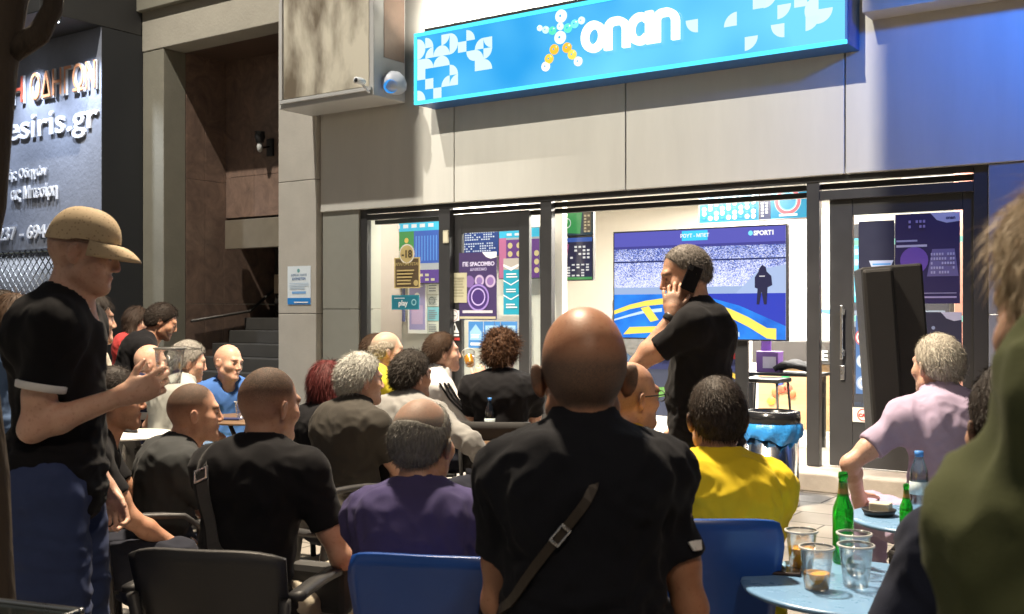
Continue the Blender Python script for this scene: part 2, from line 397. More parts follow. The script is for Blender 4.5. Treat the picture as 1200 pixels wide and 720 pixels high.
def person(label, hx, hy, dep, face=0, sit=True, lean=(4, 8, 14, 10), yaw=0, pitch=0, roll=0, s=1.0, sh=.188, belly=.25, wide=1.0,
           arms=None, hands=None, hair=None, skin=(.50, .29, .19), shirt=None, legs=None, res=None, knees=None, headscale=1.0,
           twist=0, group='people watching the match outside the betting shop', seed=0, face_hair=0.0, brow=1.0, feet=True):
    rng = np.random.default_rng(seed + 11)
    hair = hair or {}; shirt = shirt or {}; legs = legs or {}
    res = res or max(.0052, min(.0085, dep * .00125)); cres = max(.0085, res * 1.25)
    # ---- skeleton, pelvis at the origin, facing +y
    P0 = A(0, 0, 0); Wp = P0 + .17 * dl(lean[0]) * s; Cp = Wp + .19 * dl(lean[1]) * s; Np = Cp + .165 * dl(lean[2]) * s
    Hc = Np + .145 * s * dl(lean[3]) + A(0, .015, 0)
    HM = rotm(yaw, pitch, roll); hs = s * headscale * 1.03; sh = sh * .94
    HT = lambda *v: Hc + HM @ (np.asarray(v, float) * hs)
    TM = rotm(twist); frame = np.stack([TM @ A(1, 0, 0), TM @ unit(np.cross(dl(lean[2]), A(1, 0, 0))), dl(lean[2])], 1)
    top = HT(0, -.01, .123)
    target = D(hx, hy, dep); pelz = target.z - top[2]
    S = {}; E = {}; Wr = {}
    for sd in (-1, 1):
        S[sd] = Np + frame @ A(sd * sh * s, .012, -.072 * s)
    l1, l2 = .285 * s, .255 * s
    arms = arms or {}
    for sd in (-1, 1):
        w, hint = arms.get(sd, ((sd * -.05, .34, -.40) if sit else (sd * .06, .03, -.53), (sd * .5, -.6, -.6)))
        E[sd], Wr[sd] = ik(S[sd], S[sd] + A(*w), l1, l2, hint)
    # ---- head
    head = []; e = head.append
    e((ell(HT(0, -.014, .032), A(.075, .096, .090) * hs, HM), .02)); e((ell(HT(0, -.035, .015), A(.071, .078, .078) * hs, HM), .02))
    e((ell(HT(0, .030, -.028), A(.061, .062, .086) * hs, HM), .025))
    for q in (-1, 1):
        e((cone(HT(q * .047, .005, -.066), HT(q * .016, .070, -.098), .021 * hs, .017 * hs), .03))
        e((ell(HT(q * .045, .052, -.026), A(.023, .024, .020) * hs, HM), .028))
    e((ell(HT(0, .074, -.099), A(.023, .018, .018) * hs, HM), .02))
    e((cone(HT(-.034, .080, .022), HT(.034, .080, .022), .013 * hs), .018))
    eyes_sub = [ell(HT(q * .032, .098, -.002), A(.019, .017, .013) * hs, HM) for q in (-1, 1)]
    late = [(cone(HT(0, .090, .008), HT(0, .107, -.031), .008 * hs, .0105 * hs), .012)]
    for q in (-1, 1): late.append((ell(HT(q * .012, .099, -.037), A(.008, .010, .007) * hs, HM), .006))
    for q in (-1, 1): late.append((ell(HT(q * .032, .0785, -.002), A(.0130, .0120, .0105) * hs, HM), .003))
    late.append((cone(HT(-.017, .084, -.0625), HT(.017, .084, -.0625), .0065 * hs), .006)); late.append((cone(HT(-.008, .092, -.062), HT(.008, .092, -.062), .006 * hs), .006))
    late.append((cone(HT(-.014, .085, -.0735), HT(.014, .085, -.0735), .0075 * hs), .006))
    for q in (-1, 1):
        EM = HM @ rotm(q * -32, 0, 0) @ rotm(0, -12, q * 8)
        late.append((ell(HT(q * .083, -.014, -.012), A(.0085, .021, .033) * hs, EM), .008))
    ear_sub = [ell(HT(q * .095, -.010, -.006), A(.008, .011, .019) * hs, HM) for q in (-1, 1)]
    neck = [(cone(HT(0, -.030, -.035), Np + A(0, -.005, -.01), .050 * hs, .056 * s), .03), (cone(HT(0, .01, -.085), Np + frame @ A(0, .045, -.055), .034 * hs, .040 * s), .03)]
    # ---- trunk
    bw = wide; trunk = []
    trunk.append((ell(P0 + A(0, -.02, .0), A(.170 * bw, .125, .12) * s), .06))
    trunk.append((ell(Wp + A(0, .005 + .055 * belly, -.01), A(.140 * bw + .025 * belly, .105 + .055 * belly, .15) * s, frame), .07))
    trunk.append((ell(Cp + frame @ A(0, .0, .0), A(.156 * bw, .112, .17) * s, frame), .07))
    trunk.append((ell(Np + frame @ A(0, -.012, -.095 * s), A(.155 * sh / .188, .085, .095) * s, frame), .06))
    for q in (-1, 1):
        trunk.append((cone(Np + frame @ A(q * .025, -.010, .012), S[q] + frame @ A(q * -.015, -.005, .010), .036 * s, .046 * s), .05))
        trunk.append((ell(S[q] + frame @ A(0, 0, -.012), A(.050, .054, .062) * s), .05))
        trunk.append((ell(Cp + frame @ A(q * .075, -.085, .06), A(.06, .04, .085) * s, frame), .05))
    armp = {}; forep = {}
    for q in (-1, 1):
        el = E[q]; wr = Wr[q]
        armp[q] = [(cone(S[q], el, .045 * s, .036 * s), .03), (cone(S[q] * .65 + el * .35, S[q] * .35 + el * .65, .044 * s, .041 * s), .03)]
        m1 = el * .72 + wr * .28
        forep[q] = [(cone(el, m1, .035 * s, .0385 * s), .02), (cone(m1, wr, .0375 * s, .0255 * s), .02)]
    # ---- hands
    handp = []; hands = hands or {}
    for q in (-1, 1):
        hd = hands.get(q, {}); d = unit(hd.get('d', Wr[q] - E[q])); n = np.asarray(hd.get('n', (-q * .7, .0, -.7)), float); n = unit(n - d * (n @ d))
        sd = np.cross(d, n); tsd = sd * hd.get('t', 1 if np.cross(d, n) @ A(-q, .6, .3) > 0 else -1); c1, c2 = hd.get('curl', (35, 45)); wv = Wr[q]; g = s
        Mh = np.stack([tsd, d, n], 1)
        handp.append((ell(wv + d * .048 * g, A(.040, .052, .0165) * g, Mh), .02)); handp.append((cone(wv, wv + d * .03 * g, .025 * g, .027 * g), .02))
        rot = lambda a: unit(d * math.cos(R(a)) + n * math.sin(R(a)))
        for i, (ln, bs) in enumerate(((.040, .086), (.045, .091), (.041, .088), (.032, .080))):
            sp = hd.get('spread', .10) * (1.2 - i * .8); b0 = wv + d * bs * g + tsd * (.030 - i * .0195) * g
            d1 = unit(rot(c1 + i * 3) + tsd * sp); d2 = unit(rot(c1 + c2 + i * 4) + tsd * sp * .6); d3 = unit(rot(c1 + c2 * 1.6 + i * 4) + tsd * sp * .4)
            p1 = b0 + d1 * ln * g; p2 = p1 + d2 * ln * .62 * g; p3 = p2 + d3 * ln * .5 * g
            handp += [(cone(b0 - d * .012 * g, p1, .0092 * g, .0082 * g), .005), (cone(p1, p2, .0082 * g, .0075 * g), .003), (cone(p2, p3, .0075 * g, .0062 * g), .003)]
        tb = wv + d * .026 * g + tsd * .026 * g + n * .006 * g; td = unit(d * .62 + tsd * .62 + n * hd.get('thumb', .5))
        p1 = tb + td * .044 * g; td2 = unit(td + d * .5 + n * .35); p2 = p1 + td2 * .030 * g
        handp += [(cone(tb, p1, .0125 * g, .0100 * g), .010), (cone(p1, p2, .0096 * g, .0076 * g), .003)]
    # ---- legs
    legp = {}; K = {}; An = {}; Hp = {}
    for q in (-1, 1):
        Hp[q] = A(q * .095 * s, 0, -.02)
        if sit:
            kx, ky, kz, ay = (knees or {}).get(q, (q * .16, .42, .02, .40))
            K[q] = A(kx, ky, kz) * A(s, s, 1); An[q] = A(kx * s, ay * s, -pelz + .085)
        else:
            K[q] = A(q * .105 * s, .03, -pelz * .48 - .01); An[q] = A(q * .12 * s, -.01, -pelz + .085)
        m = K[q] * .75 + An[q] * .25 + A(0, -.018, 0)
        legp[q] = [(cone(Hp[q], K[q], .086 * s, .056 * s), .04), (cone(K[q], m, .054 * s, .054 * s), .02), (cone(m, An[q], .052 * s, .034 * s), .02)]
        if sit: legp[q].append((ell(A(q * .085, -.04, -.05) * s, A(.09, .10, .075) * s), .04))
        fd = unit(K[q] - Hp[q]) * A(1, 1, 0) if sit else A(q * .15, 1, 0); fd = unit(fd); toe = An[q] + fd * .15 * s; toe[2] = -pelz + .03
        legp[q].append((cone(An[q] + A(0, 0, -.045), toe, .032 * s, .024 * s), .02))
    allp = head + neck + trunk + sum(armp.values(), []) + sum(forep.values(), []) + handp + sum(legp.values(), [])
    lo = np.min([p[0][0] for p in allp], 0) - .035; hi = np.max([p[0][1] for p in allp], 0) + .035
    hi = np.maximum(hi, top + .03)
    F = Field(lo, hi, res)
    for p, k in trunk + neck: F.put(p, k)
    for q in (-1, 1):
        for p, k in armp[q] + forep[q] + legp[q]: F.put(p, k)
    for p, k in head: F.put(p, k)
    for p in eyes_sub: F.put(p, .012 * hs, op='s')
    for p, k in late: F.put(p, k)
    for p in ear_sub: F.put(p, .006, op='s')
    for p, k in handp: F.put(p, k)
    V, Q = F.mesh(); V = smooth(V, Q, 1, .35)
    # ---- tones in head space: cropped hair / stubble, lips, eyes
    L = (V - Hc) @ HM / hs; ny = np.zeros((len(V), 3)); near = np.linalg.norm(L, axis=1) < .19
    zl = np.interp(L[:, 1], HL_Y, HL_Z); side = np.abs(L[:, 0])
    hm = np.zeros(len(V)); kind = hair.get('kind', 'short'); jag = perlin(V * 45, 3) * .012
    rise = L[:, 2] - zl + jag
    full = np.clip(rise / hair.get('soft', .03), 0, 1) * near * (L[:, 2] > -.09)
    if kind == 'bald':
        hz = np.clip(rise / .02, 0, 1) * np.clip((.055 - L[:, 2]) / .035, 0, 1) * np.clip((.02 - L[:, 1]) / .03, 0, 1) * near
        hm = hz * hair.get('mask', .35)
    elif kind == 'horseshoe':
        crown = np.clip((np.hypot(L[:, 0] / .058, (L[:, 1] - hair.get('cy', -.01)) / hair.get('cr', .085)) - 1) / .18 + np.clip((.075 - L[:, 2]) / .03, -1, 1) , 0, 1)
        hm = full * crown * .9 + full * hair.get('mask', .25) * (1 - crown)
    elif kind != 'none':
        hm = full * hair.get('mask', .9)
        if kind == 'buzz': hm = hm * np.clip(.22 + .78 * (L[:, 2] + .015) / .085, .18, 1)
    stub = np.clip((-.045 - L[:, 2] + jag) / .018, 0, 1) * np.clip((L[:, 1] - .0) / .03, 0, 1) * (L[:, 2] > -.125) * near
    mus = np.exp(-((L[:, 2] + .052) / .006) ** 2) * (L[:, 1] > .07) * (side < .028)
    hm = np.maximum(hm, np.maximum(stub, mus) * face_hair)
    br = np.exp(-((L[:, 2] - .0215 - .004 * np.cos(side * 60)) / .0052) ** 2) * (L[:, 1] > .06) * (side > .012) * (side < .052)
    hm = np.maximum(hm, br * .85 * brow)
    lips = (np.exp(-((L[:, 2] + .068) / .0085) ** 2) * (L[:, 1] > .075) * np.clip((.024 - side) / .006, 0, 1)) * .5
    ear = np.clip(1 - np.linalg.norm((L - A(.082, -.012, -.012) * np.where(L[:, :1] > 0, A(1, 1, 1), A(-1, 1, 1))) / A(.022, .03, .04), axis=1), 0, 1) * .32
    nose = np.exp(-((L - A(0, .11, -.034)) ** 2).sum(1) / .018 ** 2) * .35
    ey = np.clip(1 - np.minimum(np.linalg.norm((L - A(.032, .092, -.002)) / A(.016, .03, .0085), axis=1), np.linalg.norm((L - A(-.032, .092, -.002)) / A(.016, .03, .0085), axis=1)), 0, 1) * 2.6
    tone = np.stack([np.clip(hm, 0, 1), np.clip(np.maximum(np.maximum(lips, ear), nose), 0, 1) * near, np.clip(ey, 0, 1) * near], 1)
    sk = 'skin_%02d' % len(PEOPLE)
    hcol = hair.get('col', (.03, .02, .014))
    body = link_mesh('person', np_mesh('person_body', V, Q, tone), skin_mat(sk, skin, hcol))
    rz = TH - R(face); Rw = np.array([[math.cos(rz), -math.sin(rz), 0], [math.sin(rz), math.cos(rz), 0], [0, 0, 1]])
    off = Rw @ top
    body.location = (target.x - off[0], target.y - off[1], pelz); body.rotation_euler = (0, 0, rz)
    tag(body, label, 'person', group)
    # ---- clothes
    def folds(V, Q, amp, sd, region=None):
        N = normals(V, Q); wv = V + .04 * np.stack([perlin(V * 6, sd), perlin(V * 6, sd + 1), perlin(V * 6, sd + 2)], 1)
        n1 = 1 - np.abs(perlin(wv * A(9, 9, 4.2) + sd, sd)) * 3.2; n2 = 1 - np.abs(perlin((wv @ rotm(0, 0, 38).T) * A(17, 17, 6.5), sd + 5)) * 3; n3 = 1 - np.abs(perlin((wv @ rotm(0, 30, -42).T) * A(16, 16, 7), sd + 7)) * 3
        low = np.clip(1 - (V[:, 2] - Wp[2] + .05) / .18, 0, 1)
        n4 = (1 - np.abs(perlin(wv * A(4, 4, 21), sd + 9)) * 3) * low
        dsp = amp * (.55 * n1 + .5 * n2 + .5 * n3 + 1.1 * n4 - .5) + amp * .8 * perlin(V * 5, sd + 20)
        if region is not None: dsp = dsp * region
        return V + N * dsp[:, None]
    if shirt:
        st = shirt.get('kind', 'tee'); ease = shirt.get('ease', .012) * s; hem = shirt.get('hem', -.07 if sit else -.12)
        F = Field(np.minimum(lo, lo) , hi, cres); frac = {'tee': .62, 'polo': .62, 'long': 2.0, 'vest': 0}.get(st, .62) if 'sleeve' not in shirt else shirt['sleeve']
        for p, k in trunk: F.put(p, k + .01, ease)
        F.put(trunk[0][0], .06, ease + .012)
        for q in (-1, 1):
            fl = .013 * s + ease * .4
            if frac > 0:
                if frac <= 1:
                    end = S[q] + (E[q] - S[q]) * frac
                    F.put(capcone(S[q], end, .046 * s + ease * .4, .041 * s + fl), .045)
                else:
                    F.put(cone(S[q], E[q], .056 * s + ease * .5, .050 * s + ease * .3), .045); F.put(capcone(E[q], E[q] + (Wr[q] - E[q]) * min(1, frac - 1), .050 * s + ease * .3, .036 * s + ease * .3), .02)
        if shirt.get('hood'): F.put(ell(Np + frame @ A(-.06, -.065, .035), A(.17, .085, .115), frame), .05)
        F.cut(P0 + A(0, 0, hem), A(0, 0, -1))
        nk = cone(Np + frame @ A(0, .012, .012), HT(0, -.02, -.02), .064 * s, .075 * s)
        F.put(nk, .006, op='s'); F.put(ell(Np + frame @ A(0, .078, -.012), A(.045, .045, .038) * s), .010, op='s')
        if st == 'polo' or shirt.get('collar'):
            h0 = F.f.copy(); big = Field(F.lo, F.lo + (F.n - 1) * cres, cres)
            a0 = Np + frame @ A(0, .014, -.035); a1 = Np + frame @ A(0, .012, .045) + (HT(0, -.02, -.02) - Np) * .12
            a1 = a1 + unit(a1 - a0) * .012; big.put(cone(a0, a1, .098 * s, .076 * s), .001); big.put(cone(a0 - (a1 - a0), a1 + (a1 - a0) * .8, .083 * s, .056 * s), .004, op='s')
            big.put(ell(Np + frame @ A(0, .10, .0), A(.030, .07, .10) * s), .01, op='s')
            big.cut(a1, unit(a1 - a0) + A(0, .12, 0))
            F.f = np.minimum(F.f, big.f)
        V2, Q2 = F.mesh(); V2 = smooth(V2, Q2, 2, .4)
        arm_t = np.minimum(np.linalg.norm(V2 - S[-1], axis=1), np.linalg.norm(V2 - S[1], axis=1))
        nd = np.linalg.norm(V2 - Np, axis=1); reg = np.clip((nd - .09) / .10, .12, 1)
        
        if frac <= 1:
            for q in (-1, 1):
                end = S[q] + (E[q] - S[q]) * frac; reg *= np.clip((np.linalg.norm(V2 - end, axis=1) - .05) / .06, .15, 1)
        V2 = folds(V2, Q2, shirt.get('amp', .0065) * 1.35, seed * 13 + 40, reg)
        nm = {'tee': 't_shirt', 'polo': 'polo_shirt', 'long': 'shirt'}.get(st, 'shirt')
        nm = shirt.get('name', nm)
        mats = [shirt['mat']]; mi = None
        if shirt.get('trim'):
            mats.append(shirt['trim']); fc = V2[Q2].mean(1); mi = np.zeros(len(Q2), int)
            for q in (-1, 1):
                ax = unit(E[q] - S[q]); end = S[q] + (E[q] - S[q]) * frac; tt = (fc - end) @ ax; rad = np.linalg.norm((fc - end) - tt[:, None] * ax, axis=1)
                mi[(tt > -.022) & (tt < .03) & (rad < .078)] = 1
            dn = np.linalg.norm((fc - (Np + A(0, .01, .0))) / A(.085, .085, .04), axis=1)
            if shirt.get('neck_trim'): mi[(dn < 1.0)] = 1
        so = link_mesh(nm, np_mesh(nm, V2, Q2, mi=mi), mats, body)
        if shirt.get('rings'):
            for q in (-1, 1):
                ax = unit(E[q] - S[q]); end = S[q] + (E[q] - S[q]) * frac; rr_ = .041 * s + .013 * s + ease * .8 + .003
                MB().tube([tuple(end - ax * .020), tuple(end - ax * .018), tuple(end - ax * .001), tuple(end + ax * .001)], [rr_ - .004, rr_ + .001, rr_, rr_ - .005], 26).build('sleeve_trim', shirt['rings'], so)
            nr = [Np + frame @ A(.066 * s * math.cos(k * math.pi / 12), .012 + .064 * s * math.sin(k * math.pi / 12), .004 - .022 * math.sin(k * math.pi / 12)) for k in range(25)]
            MB().tube([tuple(p) for p in nr], .0065, 8).build('neck_trim', shirt['rings'], so)
    if legs:
        F = Field(lo, hi, max(.010, cres)); ez = legs.get('ease', .014) * s
        F.put(trunk[0][0], .04, .004); 
        shorts = legs.get('kind', 'long') == 'shorts'
        for q in (-1, 1):
            if shorts:
                F.put(capcone(Hp[q], Hp[q] + (K[q] - Hp[q]) * .93, .092 * s + ez, .070 * s + ez * 1.4), .05)
            else:
                F.put(cone(Hp[q], K[q], .090 * s + ez, .064 * s + ez), .05); F.put(cone(K[q], An[q], .066 * s + ez, .050 * s + ez), .03)
            if sit: F.put(legp[q][3][0], .05, ez * .7)
        F.cut(Wp + A(0, 0, -.03), A(0, 0, 1))
        V3, Q3 = F.mesh(); V3 = smooth(V3, Q3, 2, .4); V3 = folds(V3, Q3, .007, seed * 7 + 3)
        nm = 'shorts' if shorts else 'trousers'; link_mesh(nm, np_mesh(nm, V3, Q3), legs['mat'], body)
    if feet:
        for q in (-1, 1):
            fd = unit((K[q] - Hp[q]) * A(1, 1, 0)) if sit else unit(A(q * .15, 1, 0)); an = An[q]; g0 = -pelz
            heel = A(an[0], an[1], g0 + .042) - fd * .04; toe = A(an[0], an[1], g0 + .036) + fd * .18 * s
            F = Field(np.minimum(heel, toe) - .09, np.maximum(heel, toe) + A(.09, .09, .10), .0095)
            F.put(cone(heel, toe, .043, .040), .02); F.put(cone(heel + fd * .02, an + A(0, 0, -.01), .045, .044), .03); F.cut(A(0, 0, g0 + .004), A(0, 0, -1)); F.cut(an + A(0, 0, .035), A(0, 0, 1))
            Vs, Qs = F.mesh(); link_mesh('shoe', np_mesh('shoe', smooth(Vs, Qs, 2), Qs), legs.get('shoe', SHOE), body)
    # ---- hair
    t = hair.get('t', .012)
    if kind not in ('bald', 'none') and not (kind == 'buzz' and not hair.get('n', 1)):
        hres = max(.004, min(.0065, res)); ln = hair.get('long', 0)
        pl = [ell(HT(0, -.014, .032), A(.075 + t, .096 + t, .090 + t * hair.get('tz', 1.2)) * hs, HM), ell(HT(0, -.035, .012), A(.071 + t, .078 + t, .080 + t) * hs, HM),
              ell(HT(0, -.04, -.03), A(.060 + t, .055 + t, .05) * hs, HM)]
        hl = HT(0, 0, 0) - .19 - ln; hh = HT(0, 0, 0) + .20
        F = Field(hl, hh, hres)
        for p in pl: F.put(p, .02)
        x, y, z = F.ax[0][:, None, None], F.ax[1][None, :, None], F.ax[2][None, None, :]
        M = HM.astype(F4); px, py, pz = x - F4(Hc[0]), y - F4(Hc[1]), z - F4(Hc[2])
        ly = (M[0, 1] * px + M[1, 1] * py + M[2, 1] * pz) / F4(hs); lz = (M[0, 2] * px + M[1, 2] * py + M[2, 2] * pz) / F4(hs); lx = (M[0, 0] * px + M[1, 0] * py + M[2, 0] * pz) / F4(hs)
        reg = (np.interp(ly, HL_Y, np.array(HL_Z) + hair.get('lift', 0)).astype(F4) - lz) * F4(.8)
        if kind == 'horseshoe':
            bare = 1 - np.sqrt((lx / F4(.064)) ** 2 + ((ly - F4(hair.get('cy', -.01))) / F4(hair.get('cr', .085))) ** 2 + 0 * lz)
            reg = np.maximum(reg, np.where(lz > .03, bare * F4(.05), F4(-.05)))
        kk = F4(hair.get('blend', .026)); tt = np.clip(.5 - .5 * (F.f - reg) / kk, 0, 1); F.f = (F.f + (reg - F.f) * tt + kk * tt * (1 - tt)).astype(F4)
        if ln:
            for q in (-1, 0, 1):
                F.put(cone(HT(q * .055, -.045, .02), Hc + A(q * .075, -.055 - (.02 if q == 0 else 0), -.09 - ln * .5), .045 * hs, .042), .03); F.put(cone(Hc + A(q * .075, -.055, -.09 - ln * .5), Hc + A(q * .085, -.075, -.10 - ln), .042, .022), .03)
        Vh, Qh = F.mesh(); Vh = smooth(Vh, Qh, 1, .4); N = normals(Vh, Qh)
        if kind == 'curly':
            Vh = Vh + N * (perlin(Vh * 45, 5) * .022 + perlin(Vh * 90, 6) * .010)[:, None]
        else:
            Vh = Vh + N * (perlin(Vh * A(60, 60, 25), 5) * hair.get('lump', .0022))[:, None]
        # loose strands break the outline
        ns = int(hair.get('n', 2600) * 1.6); tri = None; Vall = Vh
        if ns:
            fc = rng.integers(0, len(Qh), ns); w = rng.random((ns, 2)); Pq = Vh[Qh[fc]]
            o = (Pq[:, 0] * (1 - w[:, :1]) + Pq[:, 1] * w[:, :1]) * (1 - w[:, 1:]) + (Pq[:, 3] * (1 - w[:, :1]) + Pq[:, 2] * w[:, :1]) * w[:, 1:]
            nn = N[Qh[fc, 0]]; lenn = hair.get('len', .014) * (.5 + rng.random((ns, 1)) * .9)
            flow = HM @ A(*hair.get('flow', (0, -.5, -.5))); dr = nn * hair.get('up', .16) + flow + rng.normal(0, hair.get('mess', .16), (ns, 3)); dr -= nn * np.minimum(0, (dr * nn).sum(1, keepdims=True) - .08)
            dr /= np.linalg.norm(dr, axis=1, keepdims=True)
            sdv = np.cross(dr, nn + rng.normal(0, .3, (ns, 3))); sdv /= np.linalg.norm(sdv, axis=1, keepdims=True) + 1e-9
            wd = hair.get('w', max(.0006, dep * .00019)); crl = rng.normal(0, 1, (ns, 3)) * lenn * hair.get('bend', .18)
            p0 = o - nn * .003; p1 = o + dr * lenn * .5 + crl * .6; p2 = o + dr * lenn + crl - A(0, 0, 1) * lenn * .12
            vs = np.stack([p0 - sdv * wd, p0 + sdv * wd, p1 - sdv * wd * .8, p1 + sdv * wd * .8, p2], 1).reshape(-1, 3)
            b = len(Vh) + np.arange(ns)[:, None] * 5
            q4 = b + np.array([[0, 1, 3, 2]]); tri = b + np.array([[2, 3, 4]]); Vall = np.concatenate([Vh, vs]); Qh = np.concatenate([Qh, q4])
        if kind == 'buzz':
            Qh = Qh[-ns:]; ids, inv = np.unique(np.concatenate([Qh.ravel(), tri.ravel()]), return_inverse=True)      # cropped: the scalp colour carries it, strands only roughen the outline
            Vall = Vall[ids]; Qh = inv[:Qh.size].reshape(-1, 4); tri = inv[Qh.size:].reshape(-1, 3)
        hmx = hair_mat('hair_%02d' % len(PEOPLE), hcol, hair.get('grey', None))
        link_mesh('hair', np_mesh('hair', Vall, Qh, tris=tri), hmx, body)
    info = dict(o=body, top=top, Hc=Hc, HM=HM, hs=hs, S=S, E=E, W=Wr, N=Np, C=Cp, Wp=Wp, K=K, pelz=pelz, rz=rz, frame=frame, sh=sh, s=s, HT=HT, An=An)
    Mx = Matrix.Translation(body.location) @ Matrix.Rotation(rz, 4, 'Z')
    info['w'] = lambda p: Mx @ Vector([float(c) for c in p])
    PEOPLE.append(info)
    return info
def hair_mat(name, col, grey=None):
    m = mat(name, col, rough=.62, var=.0, spec=.25); t = m.node_tree; b = t.nodes['Principled BSDF']
    tc = t.nodes.new('ShaderNodeTexCoord'); mp = t.nodes.new('ShaderNodeMapping'); mp.inputs['Scale'].default_value = (160, 160, 45); t.links.new(tc.outputs['Object'], mp.inputs[0])
    n = t.nodes.new('ShaderNodeTexNoise'); n.inputs['Scale'].default_value = 1; n.inputs['Detail'].default_value = 4; t.links.new(mp.outputs[0], n.inputs['Vector'])
    x = t.nodes.new('ShaderNodeMix'); x.data_type = 'RGBA'; mr = t.nodes.new('ShaderNodeMapRange'); mr.inputs['From Min'].default_value = .35; mr.inputs['From Max'].default_value = .65
    t.links.new(n.outputs[0], mr.inputs[0]); t.links.new(mr.outputs[0], x.inputs['Factor'])
    g = grey or tuple(min(1, c * 1.35) for c in col)
    x.inputs['A'].default_value = (*[c * .75 for c in col], 1); x.inputs['B'].default_value = (*g, 1); t.links.new(x.outputs['Result'], b.inputs['Base Color'])
    bp = t.nodes.new('ShaderNodeBump'); bp.inputs['Strength'].default_value = .15; bp.inputs['Distance'].default_value = .002; t.links.new(n.outputs[0], bp.inputs['Height']); t.links.new(bp.outputs[0], b.inputs['Normal'])
    return m
SHOE = mat('dark_shoe_leather', (.03, .03, .032), .6)
# ================================================================== setting
STONE = mat('pale_stone_cladding', (.40, .37, .32), .75, var=.10, vs=3.5, bump=.15, bs=40)
FASC = mat('cream_metal_fascia', (.50, .48, .43), .5, var=.07, vs=2.2, bump=.04, bs=8, stretch=(2.2, 1, .35))
CONC = mat('beige_concrete', (.20, .185, .14), .85, var=.14, vs=2.5, bump=.3, bs=30)
ALU = mat('anthracite_aluminium', (.030, .029, .029), .42, var=.08, vs=5)
ALUD = mat('black_rail', (.014, .013, .013), .5, var=.1)
GLASS = glass('shop_glass', (.96, .98, .97), .06)
INW = mat('interior_beige_plaster', (.52, .49, .435), .8, var=.05, vs=2)
STEEL = mat('brushed_steel', (.60, .60, .60), .28, 1.0, var=.08, vs=20, stretch=(1, 1, .1))
CHROME = mat('chrome', (.86, .86, .87), .16, 1.0, var=.03)
WHITE = mat('white_paint', (.75, .75, .74), .5, var=.04)
BLACKP = mat('black_plastic', (.015, .015, .016), .45, var=.1)
DARKG = mat('dark_grey_render', (.20, .215, .26), .85, var=.12, vs=9, bump=.5, bs=22)

# ---- ground: paving in long joints
m = mat('paving_slabs', (.33, .31, .28), .7, var=.0); t = m.node_tree; b = t.nodes['Principled BSDF']
tc = t.nodes.new('ShaderNodeTexCoord'); br = t.nodes.new('ShaderNodeTexBrick'); br.inputs['Scale'].default_value = 1.0
br.inputs['Brick Width'].default_value = .60; br.inputs['Row Height'].default_value = .40; br.inputs['Mortar Size'].default_value = .008; br.offset = .5
br.inputs['Color1'].default_value = (.36, .335, .30, 1); br.inputs['Color2'].default_value = (.25, .235, .215, 1); br.inputs['Mortar'].default_value = (.07, .065, .06, 1)
t.links.new(tc.outputs['Object'], br.inputs['Vector'])
no = t.nodes.new('ShaderNodeTexNoise'); no.inputs['Scale'].default_value = 2.2; no.inputs['Detail'].default_value = 8; t.links.new(tc.outputs['Object'], no.inputs['Vector'])
mx = t.nodes.new('ShaderNodeMix'); mx.data_type = 'RGBA'; mx.blend_type = 'MULTIPLY'; mx.inputs['Factor'].default_value = .8
mr = t.nodes.new('ShaderNodeMapRange'); mr.inputs['To Min'].default_value = .45; mr.inputs['To Max'].default_value = 1.3; t.links.new(no.outputs[0], mr.inputs[0])
t.links.new(br.outputs[0], mx.inputs['A']); t.links.new(mr.outputs[0], mx.inputs['B']); t.links.new(mx.outputs['Result'], b.inputs['Base Color'])
bp = t.nodes.new('ShaderNodeBump'); bp.inputs['Strength'].default_value = .5; bp.inputs['Distance'].default_value = .01; t.links.new(br.outputs['Fac'], bp.inputs['Height']); bp.invert = True; t.links.new(bp.outputs[0], b.inputs['Normal'])
g = MB(); g.add([(-45, -45, 0), (45, -45, 0), (45, 45, 0), (-45, 45, 0)], [(0, 1, 2, 3)]); tag(g.build('pavement', m), kind='structure')

# ---- betting shop front
ZT = 2.58
shop = empty('shop_building', (-5, 0, 0), 0, 'cream panelled shop front with dark aluminium doors under the blue illuminated sign', 'building')
def sp(name, mb, m_, parent=None, auto=False):       # part of the shop, authored in world space
    o = mb.build(name, m_, parent or shop, auto=auto)
    if parent is None: o.location = (5, 0, 0)
    return o
for a, b_ in ((375, 532), (532, 733), (733, 990), (990, 1420)):
    mb = MB().box((fx(a) + .006, 0, ZT), (fx(b_) - .006, .14, 5.05), 0, .006); sp('fascia_panel', mb, FASC)
sp('upper_wall', MB().box((fx(330), .16, 2.7), (fx(1420), .5, 5.05)).box((fx(330), -.02, 5.06), (fx(1420), .5, 6.6)), CONC)
sp('pillar', MB().box((fx(330), -.05, 0), (fx(374), .5, 1.42), 0, .006).box((fx(330), -.05, 1.426), (fx(374), .5, 2.95), 0, .006).box((fx(330), -.05, 2.956), (fx(374), .5, 5.05), 0, .006), STONE)
sp('side_panel', MB().box((fx(376), .03, 0), (fx(418), .4, 1.47), 0, .004).box((fx(376), .03, 1.478), (fx(418), .4, ZT - .003), 0, .004), mat('grey_beige_panel', (.24, .235, .20), .6, var=.06))
YF = .06
def vert(a, b_, z0=.15, z1=ZT - .004, y0=YF, d=.07, name='window_frame', m_=None):
    return sp(name, MB().box((fx(a, y0), y0, z0), (fx(b_, y0), y0 + d, z1), 0, .004), m_ or ALU)
for a, b_ in ((418.5, 430), (514, 527), (633, 646), (945, 960)): vert(a, b_)
vert(1141, 1158)
